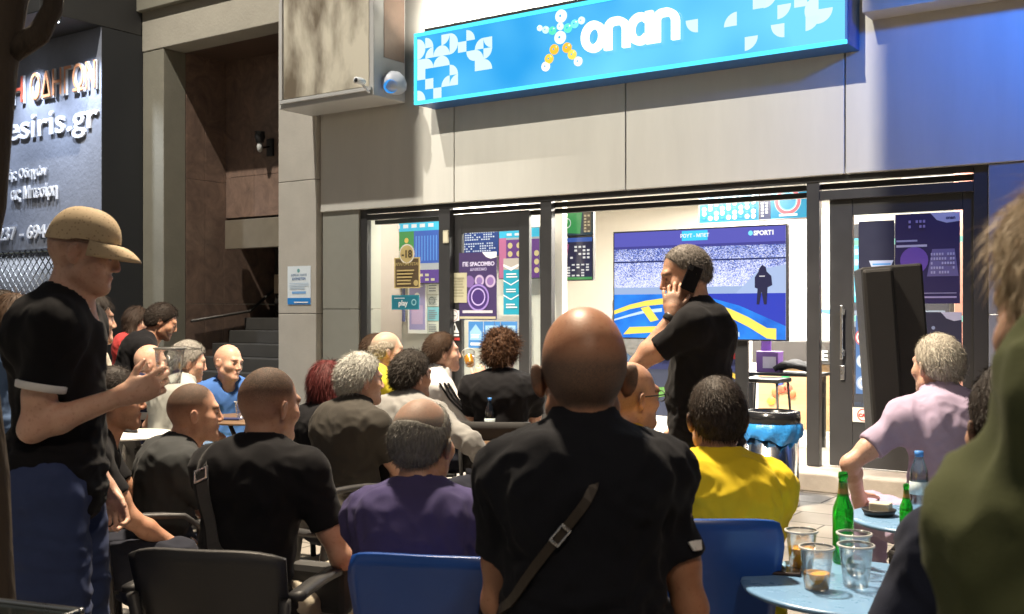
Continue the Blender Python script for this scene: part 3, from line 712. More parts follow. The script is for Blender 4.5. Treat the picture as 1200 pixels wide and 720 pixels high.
sp('side_pier', MB().box((fx(1158), .02, 0), (fx(1158) + .5, .4, 1.42), 0, .004).box((fx(1158), .02, 1.428), (fx(1158) + .5, .4, ZT - .003), 0, .004).box((fx(1158) + .506, .02, 0), (fx(1420), .4, ZT - .003), 0, .004), mat('blue_grey_panel', (.22, .23, .26), .5, var=.08))
# head rails: three tracks over the sliding opening
hr = MB()
for k in range(3): hr.box((fx(430, .06), .05 + k * .07, ZT - .05 - k * .055), (fx(1141, .06), .11 + k * .07, ZT - .004 - k * .055), 0, .003)
sp('sliding_track', hr, ALUD)
# left window: fixed pane
sp('window_pane', MB().box((fx(430, .09), .092, .20), (fx(514, .09), .098, ZT - .06)), GLASS)
sp('bottom_rail', MB().box((fx(430, .06), .062, .15), (fx(514, .06), .128, .30), 0, .004), ALU); sp('top_rail', MB().box((fx(430, .06), .062, ZT - .12), (fx(514, .06), .128, ZT - .06), 0, .003), ALU)
# sliding door leaf on the left, glazed strip beside it
def leaf(a, b_, c, d, zt, zb, y, name='door', hand=None, panel=None):
    e = empty(name, (0, 0, 0)); e.parent = shop; e.location = (5, 0, 0)
    f = MB(); f.box((fx(a, y), y, .16), (fx(c, y), y + .05, zt + .2 if zt + .2 < ZT - .06 else ZT - .06), 0, .004); f.box((fx(d, y), y, .16), (fx(b_, y), y + .05, zt + .2 if zt + .2 < ZT - .06 else ZT - .06), 0, .004)
    f.box((fx(c, y) + .001, y + .002, zt), (fx(d, y) - .001, y + .048, min(zt + .2, ZT - .06)), 0, .003); f.box((fx(c, y) + .001, y + .002, .16), (fx(d, y) - .001, y + .048, zb), 0, .003)
    f.build('door_frame', ALU, e)
    MB().box((fx(c, y) - .004, y + .020, zb - .004), (fx(d, y) + .004, y + .027, zt + .004)).build('pane', GLASS, e)
    if hand:
        h = MB(); hx = fx(hand, y)
        h.box((hx - .012, y - .055, 1.05), (hx + .012, y - .035, 1.50), 0, .006); h.box((hx - .02, y - .036, 1.08), (hx + .02, y - .001, 1.13), 0, .004); h.box((hx - .02, y - .036, 1.42), (hx + .02, y - .001, 1.47), 0, .004)
        h.box((hx - .018, y - .022, .88), (hx + .018, y - .001, 1.0), 0, .005)
        h.build('handle', STEEL, e)
    return e
leaf(528, 620, 541, 608, 2.27, .30, .15)
sp('sidelight', MB().box((fx(618, .25), .25, .2), (fx(634, .25), .257, 2.36)), GLASS)
rd = leaf(972, 1141, 999, 1128, fz(1060, 249, .12), .60, .12, hand=988)
sp('door_header', MB().box((fx(960, .07), .072, fz(1060, 250, .1) + .14), (fx(1141, .07), .13, ZT - .12), 0, .004), ALU)
sp('sidelight', MB().box((fx(960, .1), .10, .2), (fx(972, .1), .106, 2.36)), GLASS)
sp('threshold_step', MB().box((fx(418), -.34, .0), (fx(1158), .12, .145), 0, .012), mat('worn_step_stone', (.40, .36, .31), .75, var=.25, vs=5, bump=.35, bs=25))
# interior shell
XL, XR, YB = fx(400, .2), -.9, 4.6
inn = MB()
inn.box((XL, .125, .05), (XR, YB, .150)); sp('shop_floor', inn, mat('pale_floor_tile', (.42, .40, .36), .25, var=.06, vs=3))
sp('interior_wall', MB().box((XL - .1, YB, .15), (XR + .1, YB + .1, 2.95)).box((XL - .1, .45, .15), (XL - .002, YB - .002, 2.95)).box((XR + .002, .45, .15), (XR + .1, YB - .002, 2.95))
   .box((XL, .95, .152), (-6.10, 1.05, 2.948)), INW)
sp('interior_wall', MB().box((XL, .42, .152), (fx(437, .42), .93, 2.948)), mat('taupe_panel', (.24, .20, .17), .7, var=.05))
sp('shop_ceiling', MB().box((XL - .1, .16, 2.95), (XR + .1, YB + .1, 3.05)), mat('ceiling_white', (.6, .59, .56), .8, var=.03))

# light panels of the ceiling
for (x, y) in [(-7.2, .62), (-4.9, 1.6), (-3.0, 1.6), (-4.9, 3.6), (-2.6, 3.4)]:
    e = empty('ceiling_light', (x, y, 2.95)); e.parent = shop; e.location = (x + 5, y, 2.95)
    MB().box((-.6, -.2, -.05), (.6, .2, -.001), 0, .005).build('light_frame', WHITE, e); MB().box((-.57, -.17, -.056), (.57, .17, -.051)).build('diffuser', glow('panel_glow', (1, .95, .86), 3.0), e)

# ---- flat printed or lit boards: items are laid on the front of a thin box, in fractions of its size
def board(name, label, cat, cx, cz, w, h, y, items, lit=0.0, th=.012, rz=0, frame=None, group=None, base=(.5, .5, .5), parent=None, xl=None):
    mats = []; names = []
    def mi(c):
        key = 'ink_%s_%s' % ('_'.join('%03d' % int(q * 255) for q in c), int(lit * 100))
        if key not in names:
            names.append(key); mats.append(glow(key, c, lit) if lit else mat(key, c, .45, var=.03))
        return names.index(key)
    mb = MB(); mb.box((-w / 2, 0, -h / 2), (w / 2, th, h / 2), mi(base))
    X = lambda u: (u - .5) * w; Z = lambda v: (v - .5) * h
    for k, it in enumerate(items):
        d = -.0008 * (k + 1) if len(items) < 12 else -.0012 - .0003 * k
        if it[0] == 'r': _, a, b1, c, d1, col = it; mb.add([(X(a), d, Z(b1)), (X(c), d, Z(b1)), (X(c), d, Z(d1)), (X(a), d, Z(d1))], [(0, 1, 2, 3)], mi(col))
        elif it[0] == 'p': mb.add([(X(p), d, Z(q)) for p, q in it[1]], [tuple(range(len(it[1])))], mi(it[2]))
        elif it[0] == 'c':
            _, a, b1, r, col = it; n = 22; mb.add([(X(a) + r * w * math.cos(2 * math.pi * i / n), d, Z(b1) + r * w * math.sin(2 * math.pi * i / n)) for i in range(n)], [tuple(range(n))], mi(col))
        elif it[0] == 'ring':
            _, a, b1, r0, r1, col = it; n = 24; vs = [(X(a) + r * w * math.cos(2 * math.pi * i / n), d, Z(b1) + r * w * math.sin(2 * math.pi * i / n)) for r in (r0, r1) for i in range(n)]
            mb.add(vs, [(i, (i + 1) % n, n + (i + 1) % n, n + i) for i in range(n)], mi(col))
        elif it[0] == 't':
            _, s_, a, b1, size, col = it[:6]; vs, fs = text_mesh(s_, size * h, .0006, bold=it[6] if len(it) > 6 else 0, align='CENTER')
            mb.add([(X(a) + q[0], d + q[1], Z(b1) + q[2]) for q in vs], fs, mi(col))
        elif it[0] == 'm': names.append(it[6].name); mats.append(it[6]); _, a, b1, c, d1, _x, _m = it; mb.add([(X(a), d, Z(b1)), (X(c), d, Z(b1)), (X(c), d, Z(d1)), (X(a), d, Z(d1))], [(0, 1, 2, 3)], len(names) - 1)
    me = bpy.data.meshes.new(name); me.from_pydata(mb.v, [], mb.f); me.polygons.foreach_set('material_index', mb.mi); me.update()
    if frame or parent is not None or xl:
        e = empty(name, (cx, y, cz), rz, label, cat, group)
        o = link_mesh('screen' if lit else 'printed_sheet', me, mats, e)
        if frame:
            fw = frame; f = MB(); f.box((-w / 2 - fw, .0, -h / 2 - fw), (w / 2 + fw, .05, -h / 2 - .0005), 0, .003).box((-w / 2 - fw, .0, h / 2 + .0005), (w / 2 + fw, .05, h / 2 + fw), 0, .003)
            f.box((-w / 2 - fw, 0, -h / 2), (-w / 2 - .0005, .05, h / 2), 0, .003).box((w / 2 + .0005, 0, -h / 2), (w / 2 + fw, .05, h / 2), 0, .003).box((-w / 2, .014, -h / 2), (w / 2, .05, h / 2))
            f.build('bezel', BLACKP, e)
        return e
    o = link_mesh(name, me, mats, None, (cx, y, cz), rz); return tag(o, label, cat, group)
def pxboard(name, label, cat, x0, y0, x1, y1, Y, items, **kw):
    a, b1 = fx(x0, Y), fx(x1, Y); xm = (x0 + x1) / 2; zt, zb = fz(xm, y0, Y), fz(xm, y1, Y)
    return board(name, label, cat, (a + b1) / 2, (zt + zb) / 2, b1 - a, zt - zb, Y, items, **kw)

# ---- illuminated shop sign
ys = -.32; sx0, sx1 = fx(485, ys) + .02, fx(993, ys); sz0 = fz(760, 84, ys); sz1 = sz0 + .72; sw = sx1 - sx0; shh = sz1 - sz0
sign = empty('illuminated_sign', ((sx0 + sx1) / 2, 0, sz0), 0, 'long cyan illuminated sign with white raised letters and a coloured dot figure', 'shop sign')
ox = (sx0 + sx1) / 2
MB().box((-sw / 2, -.315, 0), (sw / 2, -.002, shh), 0, .004).build('sign_case', mat('blue_sign_case', (.02, .10, .30), .4, var=.03), sign)
cy = glow('sign_cyan', (.03, .45, .90), 1.05)
# deeper blue towards the middle: printed colour, lit from within
t = cy.node_tree; b = t.nodes['Principled BSDF']; tc = t.nodes.new('ShaderNodeTexCoord'); n1 = t.nodes.new('ShaderNodeTexNoise'); n1.inputs['Scale'].default_value = .7; t.links.new(tc.outputs['Object'], n1.inputs['Vector'])
rp = t.nodes.new('ShaderNodeMix'); rp.data_type = 'RGBA'; rp.inputs['A'].default_value = (.02, .34, .80, 1); rp.inputs['B'].default_value = (.17, .68, .98, 1)
mr = t.nodes.new('ShaderNodeMapRange'); mr.inputs['From Min'].default_value = .35; mr.inputs['From Max'].default_value = .65; t.links.new(n1.outputs[0], mr.inputs[0]); t.links.new(mr.outputs[0], rp.inputs['Factor']); t.links.new(rp.outputs['Result'], b.inputs['Emission Color'])
pat = MB().box((-sw / 2 + .02, -.322, .03), (sw / 2 - .02, -.3155, shh - .03))
ed = MB().box((-sw / 2, -.345, -.004), (sw / 2, -.316, .028), 0, .003).box((-sw / 2, -.345, shh - .028), (sw / 2, -.316, shh + .004), 0, .003).box((-sw / 2, -.345, .0285), (-sw / 2 + .02, -.316, shh - .0285), 0, .003)
ed.build('lit_edge', glow('sign_edge', (.08, .75, 1.0), 1.5), sign)
u = .105
def quarter(cx_, cz_, r, q, full=False):
    n = 9; a0 = q * math.pi / 2
    vs = [(cx_, -.3245, cz_)] + [(cx_ + r * math.cos(a0 + math.pi / 2 * i / n), -.3245, cz_ + r * math.sin(a0 + math.pi / 2 * i / n)) for i in range(n + 1)]
    pat.add(vs, [tuple(range(n + 2))], 1)
def square(cx_, cz_, r): pat.add([(cx_, -.3245, cz_), (cx_ + r, -.3245, cz_), (cx_ + r, -.3245, cz_ + r), (cx_, -.3245, cz_ + r)], [(0, 1, 2, 3)], 1)
rnd = random.Random(5)
for i in range(9):
    for j in range(6):
        p = .78 - i * .05 + (j - 2.5) * (.10 if i > 3 else .0)
        if rnd.random() > p: continue
        X0, Z0 = -sw / 2 + .03 + i * u, .035 + j * u
        k = rnd.random()
        if k < .30: square(X0, Z0, u)
        else:
            q = rnd.randrange(4); quarter(X0 + (u if q in (1, 2) else 0), Z0 + (u if q in (2, 3) else 0), u, q)
for (i, j, q) in ((0, 3, 2), (3, 2, 1), (3.6, 1, 3), (4.2, 3, 0), (5, 4, 3), (5.2, 3, 1), (6, 3, 3), (6.5, 1.6, 2), (6.4, 4.2, 0), (7.2, 2.6, 0), (7.3, 4, 3), (8, 1.8, 3), (8.3, 3.6, 1), (8.9, 2.2, 1), (8.9, 2.2, 2), (8.9, 2.2, 3), (8.6, 4.5, 0)):
    quarter(sw / 2 - 1.28 + i * .118, .06 + j * .11, .115, q)
pat.build('sign_face', [cy, glow('sign_white_print', (.70, .93, 1.0), 1.0)], sign)
# raised logo lettering  o п a п  drawn as strokes
lx0 = fx(682, ys - .04) - ox; lx1 = fx(795, ys - .04) - ox; lw = (lx1 - lx0) / 4; lz = fz(738, 36, ys - .04) - sz0; lh = .285; th = .070
def stroke(mb, pts, closed=False, y0=-.375, y1=-.335):
    n = len(pts); L = []; Rr = []
    for i in range(n):
        p = Vector(pts[i]); a = Vector(pts[(i - 1) % n] if closed or i else pts[i]); c = Vector(pts[(i + 1) % n] if closed or i < n - 1 else pts[i])
        d = (c - a).normalized(); nr = Vector((-d.y, d.x)); L.append(p + nr * th / 2); Rr.append(p - nr * th / 2)
    vs = [(p.x, y0, p.y) for p in L] + [(p.x, y0, p.y) for p in Rr] + [(p.x, y1, p.y) for p in L] + [(p.x, y1, p.y) for p in Rr]; fs = []
    for i in range(n if closed else n - 1):
        j = (i + 1) % n; fs += [(i, j, n + j, n + i), (2 * n + i, 3 * n + i, 3 * n + j, 2 * n + j), (i, 2 * n + i, 2 * n + j, j), (n + i, n + j, 3 * n + j, 3 * n + i)]
    if not closed: fs += [(0, n, 3 * n, 2 * n), (n - 1, 3 * n - 1, 4 * n - 1, 2 * n - 1)]
    mb.add(vs, fs)
def arc(cx_, cz_, r, a0, a1, n=16, sx_=1): return [(cx_ + sx_ * r * math.cos(R(a0 + (a1 - a0) * i / n)), cz_ + r * math.sin(R(a0 + (a1 - a0) * i / n))) for i in range(n + 1)]
WL = glow('letter_white', (1, 1, 1), 1.6)
zc = lz; r = lh / 2 - th / 2
for k, ch in enumerate('onan'):
    mb = MB(); cx_ = lx0 + lw * (k + .5); w2 = lw * .40 - th / 2 + .03
    if ch == 'o': stroke(mb, arc(cx_, zc, r, 0, 345, 24, w2 / r), True)
    elif ch == 'n': stroke(mb, [(cx_ - w2, zc - lh / 2), (cx_ - w2, zc + r * .7)] + arc(cx_ - w2 + .06, zc + r - .06, .06, 180, 90, 5) + [(cx_ + .02, zc + r)] + arc(cx_ + w2 - .09, zc + r - .09, .09, 90, 0, 6) + [(cx_ + w2, zc - lh / 2)])
    else:
        stroke(mb, arc(cx_ - .01, zc, r, 40, 320, 20, w2 / r)); stroke(mb, [(cx_ + w2 - .01, zc - lh / 2), (cx_ + w2 - .01, zc + lh / 2)], y0=-.3752)
    mb.build('letter', WL, sign)
# dot figure
PXM = 10.25 / FPX
def dot(px, py, rpx, col, s=1.2):
    key = 'dot_%03d_%03d_%03d' % tuple(int(c * 255) for c in col)
    x = fx(px, ys - .02) - ox; z = fz(px, py, ys - .02) - sz0; rr = rpx * PXM * 1.05
    o = MB().lathe([(rr * .2, .022), (rr * .8, .020), (rr, .014), (rr, 0)]).build("logo_dot", glow(key, col, s), sign)
    return o, x, z
for px, py, rp_, col in ((657, 19, 7, (.9, 1, .95)), (632, 33, 3.2, (.8, 1, .9)), (639, 35, 4, (.6, .95, .8)), (647, 36, 4.5, (.1, .75, .5)), (656, 31, 4, (.8, .97, .9)), (665, 33, 5, (.12, .8, .6)), (673, 28, 4.5, (.2, .85, .75)), (681, 24, 4, (.75, .98, .95)),
                       (656, 44, 7, (.85, 1, .97)), (649, 58, 5.5, (1, .52, .04)), (664, 56, 5.5, (1, .50, .04)), (643, 69, 5.2, (1, .62, .06)), (670, 64, 5.2, (1, .70, .10)), (639, 78, 5.2, (1, .93, .80)), (677, 72, 5, (1, .9, .75))):
    o, x, z = dot(px, py, rp_, col); o.rotation_euler = (R(90), 0, 0); o.location = (x, -.326, z)
# light bar on top of the sign, washing the panels above it
MB().box((-sw / 2 + .1, -.30, shh + .005), (sw / 2 - 1.6, -.22, shh + .05), 0, .006).build('light_bar', BLACKP, sign)
MB().box((-sw / 2 + .12, -.215, shh + .012), (sw / 2 - 1.62, -.205, shh + .045)).build('light_tube', glow('bar_glow', (1, .97, .9), 8), sign)
lamp('sign_bar_light', 'AREA', (ox - .8, -.20, sz1 + .04), (ox - .8, 0, sz1 + .35), 75, (1, .95, .85), shape='RECTANGLE', size=2.9, size_y=.04)
# ---- box sign on the left, blank and weathered
bx0, bx1, by, bz = fx(327, -.555), -7.44, -.555, 3.67
boxs = empty('blank_box_sign', ((bx0 + bx1) / 2, 0, bz), 0, 'blank box sign with a stained beige face projecting above the stone pillar', 'box sign'); o_ = (bx0 + bx1) / 2; hw = (bx1 - bx0) / 2
MB().box((-hw, -.555, 0), (hw, -.056, 2.2), 0, .01).build('sign_case', mat('grey_white_metal', (.42, .41, .39), .5, var=.1, vs=4), boxs)
ST = mat('stained_beige_sheet', (.50, .44, .34), .6, var=.0); t = ST.node_tree; b = t.nodes['Principled BSDF']; tc = t.nodes.new('ShaderNodeTexCoord'); mp = t.nodes.new('ShaderNodeMapping'); mp.inputs['Scale'].default_value = (1.8, 1, .75); t.links.new(tc.outputs['Object'], mp.inputs[0])
n1 = t.nodes.new('ShaderNodeTexNoise'); n1.inputs['Scale'].default_value = 1.5; n1.inputs['Detail'].default_value = 5; n1.inputs['Roughness'].default_value = .55; n1.inputs['Distortion'].default_value = .2; t.links.new(mp.outputs[0], n1.inputs['Vector'])
cr = t.nodes.new('ShaderNodeValToRGB'); cr.color_ramp.elements[0].position = .36; cr.color_ramp.elements[0].color = (.13, .10, .065, 1); cr.color_ramp.elements[1].position = .60; cr.color_ramp.elements[1].color = (.56, .51, .40, 1); t.links.new(n1.outputs[0], cr.inputs[0]); t.links.new(cr.outputs[0], b.inputs['Base Color'])
MB().box((-hw + .08, -.563, .10), (hw - .06, -.5555, 2.19), 0, .003).build('face_sheet', ST, boxs)
fr = MB()
for (a, b_, c, d) in ((-hw + .03, .05, hw - .02, .09), (-hw + .03, .0905, -hw + .07, 2.19)): fr.box((a, -.58, b_), (c, -.556, d), 0, .006)
fr.build('face_frame', mat('grey_white_metal', (.42, .41, .39)), boxs)
MB().box((hw - .0, -.40, .42), (hw + .006, -.08, 2.19)).build('side_sheet', mat('brown_side_sheet', (.22, .15, .11), .5, var=.2, vs=6), boxs)
# cameras under the box sign
c1 = D(425, 96, 10.9); e = empty('security_camera', (c1.x, c1.y, c1.z), 0, 'small white bullet camera on the lower edge of the blank box sign', 'camera')
MB().tube([(0, -.10, 0), (0, -.02, .0), (0, .02, 0)], [.034, .036, .026], 16).build('camera_body', WHITE, e); MB().tube([(0, -.105, 0), (0, -.1, 0)], [.02, .024], 14).build('lens', BLACKP, e); MB().tube([(0, 0, -.03), (0, .06, -.075), (0, .10, -.09)], .012, 8).build('bracket', WHITE, e)
c2 = Vector((-7.395, -.30, 3.83)); e = empty('dome_light', c2, R(25), 'round white dome unit with a blue lens on the side of the blank box sign', 'dome unit'); e.scale = (1.3, 1.3, 1.3)
MB().lathe([(.001, .095), (.05, .088), (.09, .05), (.108, 0), (.104, -.05), (.07, -.08), (.001, -.09)]).build('housing', mat('grey_white_dome', (.45, .46, .5), .5, var=.05), e)
hl = MB().lathe([(.001, -.02), (.05, -.012), (.075, 0), (.075, .03)]); q = hl.build('lens', glow('blue_lens', (.05, .35, .9), .9), e); q.rotation_euler = (R(118), 0, R(30)); q.scale = (.72, .72, .72); q.location = (.0, -.092, -.040)

# second box sign over the right-hand door
rb = MB(); x0 = fx(1010, -.28); rb.box((x0, -.28, 3.80), (x0 + 4.2, -.002, 5.04), 0, .006)
tag(rb.build('side_box_sign', mat('beige_metal_box', (.46, .42, .33), .5, var=.06)), 'plain beige box over the right hand door, at the end of the blue sign', 'box sign')

# ---- screens and posters
WT = (.85, .85, .83); NV = (.02, .03, .10); CY = (.03, .45, .75); PU = (.10, .04, .22)
def grid(u0, v0, u1, v1, nx, ny, col, fill=.6, seed=1, du=.62, dv=.55):
    r_ = random.Random(seed); L = []
    for i in range(nx):
        for j in range(ny):
            if r_.random() < fill:
                a = u0 + (u1 - u0) * i / nx; b_ = v0 + (v1 - v0) * j / ny
                L.append(('r', a, b_, a + (u1 - u0) / nx * du, b_ + (v1 - v0) / ny * dv, col))
    return L
YS = .88
pxboard('wall_screen', 'cyan topped screen with a green field behind the left window', 'screen', 449, 256, 516, 332, YS,
  [('r', 0, .80, 1, 1, (.05, .55, .80)), ('r', .08, .25, .55, .80, (.04, .28, .06)), ('r', .55, .30, 1, .80, (.04, .12, .50)), ('r', .0, .0, 1, .2, (.12, .05, .30)), ('c', .22, .68, .035, WT), ('c', .42, .66, .035, (.8, .5, .1)), ('ring', .25, .36, .12, .13, WT)]
  + [('r', .58 + .05 * i, .34, .60 + .05 * i, .72, (.10, .30, .75)) for i in range(8)] + grid(.05, .03, .95, .17, 9, 2, (.7, .6, .4), .7, 3) + grid(.08, .85, .95, .95, 6, 1, WT, .8, 4), lit=.95, frame=.012)
pxboard('wall_screen', 'blue screen full of white number rows behind the glass door', 'screen', 537, 264, 584, 300, YS, [('r', 0, .9, 1, 1, (.5, .5, .55))] + grid(.03, .05, .97, .45, 16, 5, (.65, .7, .85), .75, 6) + grid(.03, .5, .97, .88, 16, 5, (.65, .7, .8), .75, 8), lit=.9, frame=.01, base=(.02, .06, .25))
pxboard('wall_screen', 'cyan and pink screen of yellow balls behind the glass door', 'screen', 585, 268, 632, 326, YS, [('r', 0, .82, 1, 1, (.05, .55, .8)), ('r', 0, 0, .18, .82, (.65, .18, .35)), ('r', .18, .0, 1, .78, (.16, .05, .25))] + [('c', .28 + .22 * i, .15 + .17 * j, .06, (.8, .62, .3)) for i in range(4) for j in range(4) if (i * 3 + j) % 4] + grid(.2, .86, .8, .95, 3, 1, WT, 1, 3), lit=.9, frame=.01)
# print on the left wall
def lines(u0, u1, v0, v1, n, col, seed=0):
    r_ = random.Random(seed); return [('r', u0, v0 + (v1 - v0) * i / n, u1 - r_.random() * .25 * (u1 - u0), v0 + (v1 - v0) * (i + .45) / n, col) for i in range(n)]
pxboard('poster', 'dark blue phone poster on the left wall behind the window', 'poster', 451, 330, 474, 377, .93, [('r', .05, .45, .95, .95, (.35, .38, .6)), ('r', .3, .05, .8, .42, NV), ('c', .3, .7, .12, (.8, .35, .2))] + lines(.1, .9, .8, .93, 3, WT, 2), base=(.10, .12, .28))
pxboard('poster', 'pastel lilac poster with a white border on the left wall', 'poster', 478, 318, 500, 391, .93, [('r', .08, .06, .92, .95, (.36, .33, .62)), ('r', .2, .15, .8, .45, (.55, .42, .66)), ('c', .5, .6, .14, WT)] + lines(.15, .85, .75, .9, 4, WT, 4), base=WT)
for k, (a, b_, c, lab) in enumerate(((323, 345, WT, 'white printed notice, uppermost in the column of notices by the door'), (346, 359, (.7, .72, .7), 'grey ringed notice, second in the column of notices by the door'), (360, 376, (.25, .6, .7), 'pale cyan notice, third in the column of notices by the door'), (377, 391, (.72, .74, .66), 'cream notice at the foot of the column of notices by the door'))):
    pxboard('notice', lab, 'notice', 501, a, 514, b_, .93, lines(.12, .9, .15, .85, 5, (.25, .28, .33), k) + ([('ring', .4, .5, .22, .28, (.2, .25, .25))] if k == 1 else []), base=c)
GO = (.62, .48, .20)
pxboard('age_sign', 'brown and gold age limit sticker reading -18 inside the left window', 'sticker', 462, 302, 492, 338, .085, [('r', .05, .04, .95, .96, (.13, .09, .05)), ('c', .5, 1.12, .30, GO), ('ring', .5, 1.12, .26, .29, WT), ('t', '-18', .5, 1.0, .34, (.08, .06, .03), .004), ('t', 'ΑΠΑΓΟΡΕΥΕΤΑΙ', .5, .74, .13, GO, .001), ('c', .86, .17, .09, GO)] + lines(.12, .8, .12, .66, 5, GO, 6), base=GO, th=.004)
pxboard('play_sticker', 'teal rectangular sticker reading play inside the left window', 'sticker', 459, 346, 491, 363, .085, [('r', .04, .08, .96, .92, (.02, .20, .28)), ('t', 'play', .42, .28, .52, WT, .002), ('ring', .82, .5, .06, .09, (.4, .7, .75))] + lines(.1, .5, .76, .88, 1, WT, 1), base=(.03, .28, .36), th=.004)
YD = .145
pxboard('poster', 'tall dark purple show poster on the glass of the left door', 'poster', 538, 296, 582, 375, YD, [('p', [(.62, 1), (.72, .93), (.85, .9), (1, .92), (1, 1)], WT), ('t', 'ΠΕ SPACOMBO', .52, .80, .085, (.62, .58, .75), .002), ('t', 'ΔΙΑΘΕΣΙΜΟ', .52, .73, .055, (.45, .40, .6), .001), ('c', .28, .57, .13, (.20, .12, .32)), ('c', .55, .58, .13, (.22, .14, .36)), ('c', .84, .57, .14, (.24, .14, .36)), ('ring', .55, .58, .08, .12, (.5, .4, .55)), ('ring', .84, .57, .09, .13, (.5, .4, .55)), ('c', .52, .33, .30, (.06, .03, .16)), ('ring', .52, .33, .25, .29, (.32, .22, .55)), ('ring', .52, .34, .16, .19, (.5, .4, .7)), ('r', .1, .10, .9, .14, (.6, .55, .6)), ('r', .02, .015, .98, .05, (.5, .45, .3))], base=(.055, .035, .11), th=.003)
pxboard('notice', 'yellowed paper notice taped to the left door stile', 'notice', 528, 320, 547, 355, YD - .004, lines(.15, .85, .2, .9, 7, (.33, .30, .20), 7), base=(.48, .44, .29), th=.003)
pxboard('ribbon_poster', 'teal ribbon shaped poster of pointed flags on the left door', 'poster', 590, 303, 608, 369, YD, [('r', 0, .80, 1, 1, (.42, .38, .34)), ('p', [(0, .86), (.5, .78), (1, .86), (1, .9), (.5, .84), (0, .9)], WT), ('p', [(0, .60), (.5, .52), (1, .60), (1, .62), (.5, .54), (0, .62)], WT), ('p', [(0, .34), (.5, .26), (1, .34), (1, .36), (.5, .28), (0, .36)], WT)] + lines(.2, .95, .66, .76, 2, WT, 3) + lines(.2, .95, .40, .48, 2, WT, 5) + lines(.2, .95, .12, .22, 2, WT, 8), base=(.02, .30, .42), th=.003)
for k, (a, b_) in enumerate(((549, 566), (567, 586), (587, 606))):
    pxboard('flyer', ['blue flyer with a house outline, first under the purple poster', 'blue flyer with white bars, between the two other blue flyers on the door', 'blue flyer beside the door stile, above the curly haired man'][k], 'flyer', a, 377, b_, 408, YD, [('p', [(.1, .6), (.5, .9), (.9, .6), (.9, .3), (.1, .3)], (.30, .52, .78)) if k == 0 else ('r', .1, .55, .9, .85, (.34, .55, .8)), ('r', .15, .1, .85, .2, WT)] + lines(.2, .85, .38, .55, 3, WT, k), base=(.06, .22, .52), th=.003)
pxboard('warning_sticker', 'black warning sticker with a white triangle on the left door', 'sticker', 527, 376, 539, 399, YD - .004, [('p', [(.08, .38), (.92, .38), (.5, .92)], WT), ('r', .44, .5, .56, .75, (.02, .02, .02)), ('r', .08, .22, .92, .32, WT), ('r', 0, 0, 1, .14, (.5, .05, .04))], base=(.02, .02, .02), th=.003)
pxboard('round_sticker', 'small round white sticker above the warning sticker', 'sticker', 526, 364, 538, 376, YD - .006, [('c', .5, .5, .49, WT), ('ring', .5, .5, .36, .42, (.5, .3, .3)), ('r', .25, .44, .75, .54, (.3, .3, .3))], base=WT, th=.002)
pxboard('door_closer', 'small brass coloured box on the mullion beside the left door', 'fitting', 519, 270, 525, 285, .045, [('r', .1, .1, .9, .9, (.55, .50, .36))], base=(.40, .36, .26), th=.014)
# screens deeper inside
pxboard('wall_screen', 'upper screen with a green table inside the shop', 'screen', 648, 247, 694, 276, 1.15, [('p', [(.05, .15), (.7, .05), (.75, .95), (0, .95)], (.05, .32, .09)), ('r', .78, .1, .98, .9, (.15, .12, .08)), ('ring', .35, .5, .1, .115, WT)] + grid(.8, .1, .98, .85, 2, 6, (.6, .5, .3), .8, 3), lit=.9, frame=.012, base=(.03, .06, .08))
pxboard('wall_screen', 'lower screen with rows of fixtures inside the shop', 'screen', 648, 279, 694, 328, 1.15, [('r', 0, .9, 1, 1, (.05, .12, .45)), ('p', [(.0, .45), (.35, .45), (.42, .85), (0, .85)], (.35, .08, .22)), ('r', 0, 0, 1, .06, (.08, .35, .1))] + grid(.45, .5, .98, .84, 5, 4, WT, .7, 5) + grid(.02, .08, .98, .40, 8, 5, WT, .6, 9), lit=.85, frame=.012, base=(.03, .03, .07))
YQ = 2.1
sc_ = [('c', .08 + .105 * i, .16 + .17 * j, .038, (.80, .95, .95)) for i in range(9) for j in range(5) if (i * 7 + j * 5) % 3] + [('r', .06 + .105 * i, .12 + .17 * j, .10 + .105 * i, .17 + .17 * j, (.05, .25, .5)) for i in range(9) for j in range(5) if not (i * 7 + j * 5) % 3]
pxboard('wall_screen', 'cyan numbers board screen with white ovals above the television', 'screen', 820, 228, 889, 260, YQ, sc_, lit=1.0, frame=.016, base=(.005, .20, .34))
pxboard('wall_screen', 'teal wheel screen above the television, beside the numbers board', 'screen', 891, 224, 947, 256, YQ, [('r', 0, 0, .22, 1, (.04, .05, .12)), ('c', .58, .62, .28, (.3, .7, .75)), ('ring', .58, .62, .20, .27, (.65, .12, .15)), ('c', .58, .62, .17, (.05, .3, .5)), ('r', .4, .08, .78, .16, WT)] + grid(.02, .1, .2, .9, 2, 7, WT, .8, 4), lit=1.0, frame=.016, base=(.006, .22, .38))
